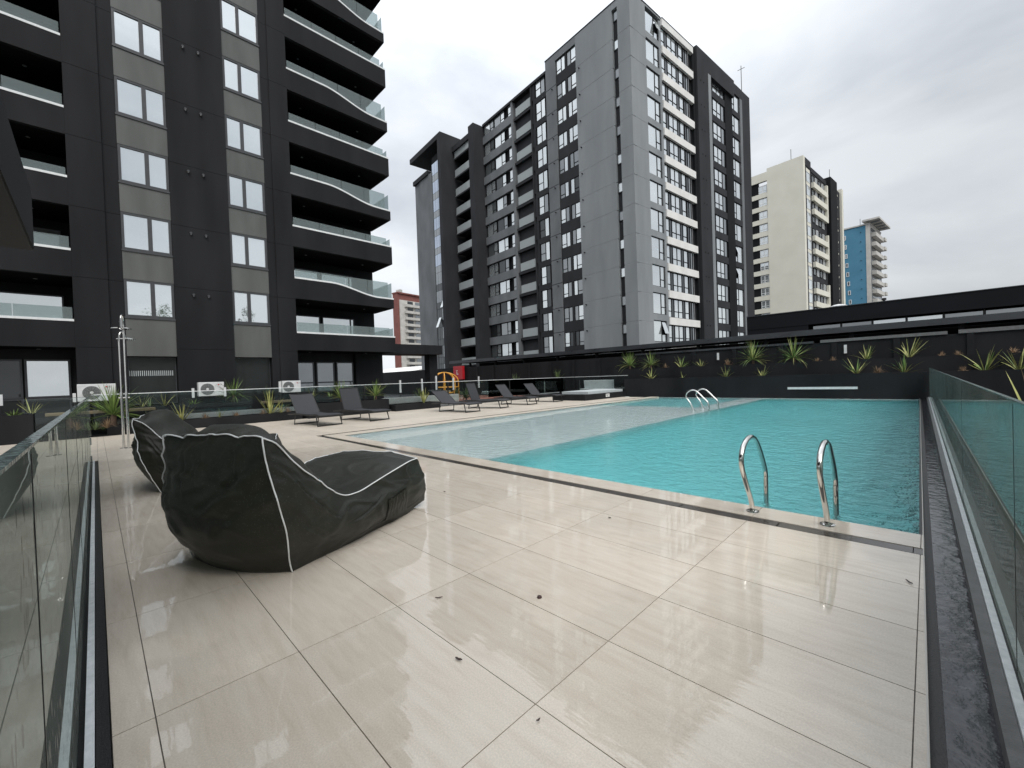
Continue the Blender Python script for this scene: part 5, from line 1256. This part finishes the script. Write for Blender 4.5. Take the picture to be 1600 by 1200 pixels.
# ------------------------------------------------------------------ blue tower
bt = thing('apartment_tower', 'blue apartment tower with stacked white balconies and flat roof canopy', 'building', (-10.83, 152.4, 0), ROT)
def bb2(x0, x1, y0, y1, z0, z1, name, mat): return MB().box(x0, x1, y0, y1, z0, z1).build(name, mat, bt)
BZ = 40.4
bb2(-12, -.9, 0, 14, -5, BZ, 'end_wall', 'blue_wall'); bb2(-.9, 0, -.1, 14, -5, BZ+.1, 'corner_strip', 'pale_conc')
bb2(-12.2, .1, -.2, 14.2, BZ+.102, BZ+.45, 'roof_trim', 'pale_conc')
bb2(-1.5, 2.2, -1, 14, BZ+.9, BZ+1.35, 'roof_canopy', 'pale_conc')
for k in range(4): bb2(.1, 2.0, 1+3.2*k, 1.3+3.2*k, BZ+.5, BZ+.88, 'canopy_beam', 'grey_wall')
for k in range(13):
    z_ = BZ-2.2-2.62*k
    if z_ < 0: break
    window(bt, (-5.6+.14*k, -.05, z_-.7), 0, .62, 1.25, (1.0,), None, ('pane_mid',), .1, .14, frame='white_trim')
    MB().tube([(-2.0, 0, z_+.6), (-2.0, -.2, z_+.6)], .1, 6).build('wall_lamp', 'grey_wall_dark', bt)
    bb2(.02, 1.1, 1.2, 11, z_-.9, z_+.15, 'balcony_parapet', 'pale_conc')
    bb2(.02, 1.4, 11.0, 13.5, z_-.6, z_+.3, 'balcony_parapet', 'pale_conc')
    bb2(.02, .12, 1.5, 12.8, z_+.6, z_+1.5, 'balcony_window', 'pane_dark')
bb2(.02, .06, .4, 13.4, -5, BZ-1, 'backing_wall', 'grey_wall_mid')
MB().tube([(-3, 5, BZ+.4), (-3, 5, BZ+3.5)], .06, 5).build('antenna', 'gutter_metal', bt)

# ------------------------------------------------------------------ red brick tower far left
rt = thing('apartment_tower', 'distant red brick tower with cream balconies in the gap between buildings', 'building', (-149.9, 86.8, 0), R(8))
def rb2(x0, x1, y0, y1, z0, z1, name, mat): return MB().box(x0, x1, y0, y1, z0, z1).build(name, mat, rt)
RZ = 37.0
rb2(-3.0, 0, 0, 30, -8, RZ, 'main_wall', 'brick_red')
rb2(.02, .4, .8, 16, -8, RZ-2.5, 'balcony_wall', 'pale_conc')
for k in range(16):
    z_ = RZ-4.2-2.6*k
    if z_ < -6: break
    rb2(.42, 1.7, 3.0, 11.5, z_-1.0, z_, 'balcony', 'pale_conc'); rb2(.42, .46, 4.6, 7.4, z_+.02, z_+1.45, 'balcony_window', 'pane_dark'); rb2(.42, .46, 8.6, 11.4, z_+.02, z_+1.45, 'balcony_window', 'pane_mid')
    rb2(.42, .46, 12.6, 14.6, z_-.4, z_+1.1, 'side_window', 'pane_dark')
rb2(-2, .5, 1.0, 2.2, RZ, RZ+1.6, 'chimney', 'pale_conc'); rb2(-3.2, .6, -.2, 30.2, RZ+.002, RZ+.5, 'roof_trim', 'brick_red')
# low pale roofs behind the boundary wall
lo = thing('low_building', 'low building with a pale pitched roof seen under the link canopy', 'building', (-90, 57, 0))
MB().box(-12, 12, -10, 10, -8, 3.4).build('wall', 'pale_conc', lo); MB().prism([(-11, 3.4), (11, 3.4), (0, 5.2)], 'x', -12.5, 12.5).build('roof', 'white_band', lo)

# ------------------------------------------------------------------ little things on the deck
def debris(x_, y_, l_, w_, rz, label, name='dead_leaf', mat='dead_leaf'):
    mb = MB(); n = 8
    for k in range(n+1):
        t = k/n*2-1; hw = w_/2*math.sqrt(max(0, 1-t*t))*(1+.2*math.sin(7*t)); mb.v += [(t*l_/2, -hw, .004+.006*abs(t)), (t*l_/2, 0, .002+.004*t*t), (t*l_/2, hw, .005+.005*abs(t))]
    for k in range(n):
        i = 3*k; mb.f += [(i, i+3, i+4, i+1), (i+1, i+4, i+5, i+2)]
    mb.smooth = True; o = mb.build(name, mat, None, (x_, y_, .002), rz); so = o.modifiers.new('thickness', 'SOLIDIFY'); so.thickness = .0015
    tag(o, label, 'leaf', 'dead leaves lying on the wet deck'); return o
for k, (x_, y_, l_, w_, rz, lab) in enumerate(((-1.75, 1.29, .045, .014, .3, 'dark reddish dead leaf in the middle foreground, lowest of the larger leaves'), (-2.34, 1.58, .05, .008, .9, 'thin curved dark leaf sliver near the bright reflection'),
        (-.11, 3.80, .06, .012, -.9, 'dark seed pod on the tile joint by the right gutter'), (-1.19, 1.28, .022, .008, 1.4, 'tiny dark leaf fragment right of centre at the bottom'), (-4.49, 3.18, .03, .02, .2, 'tiny dark speck between the bean bag foot and the drain'),
        (-2.31, 3.65, .03, .018, .2, 'tiny brown speck just before the drain channel'))):
    debris(x_, y_, l_, w_, rz, lab)
o = MB().tube([(0,0,0),(0,0,.004),(0,0,.012),(0,0,.017)], [.010,.017,.014,.004], 9).build('seed_pod', 'dead_leaf', None, (-1.84, 2.03, .0)); tag(o, 'small round brown seed pod in the centre of the wet tiles', 'seed')

bpy.context.view_layer.update()
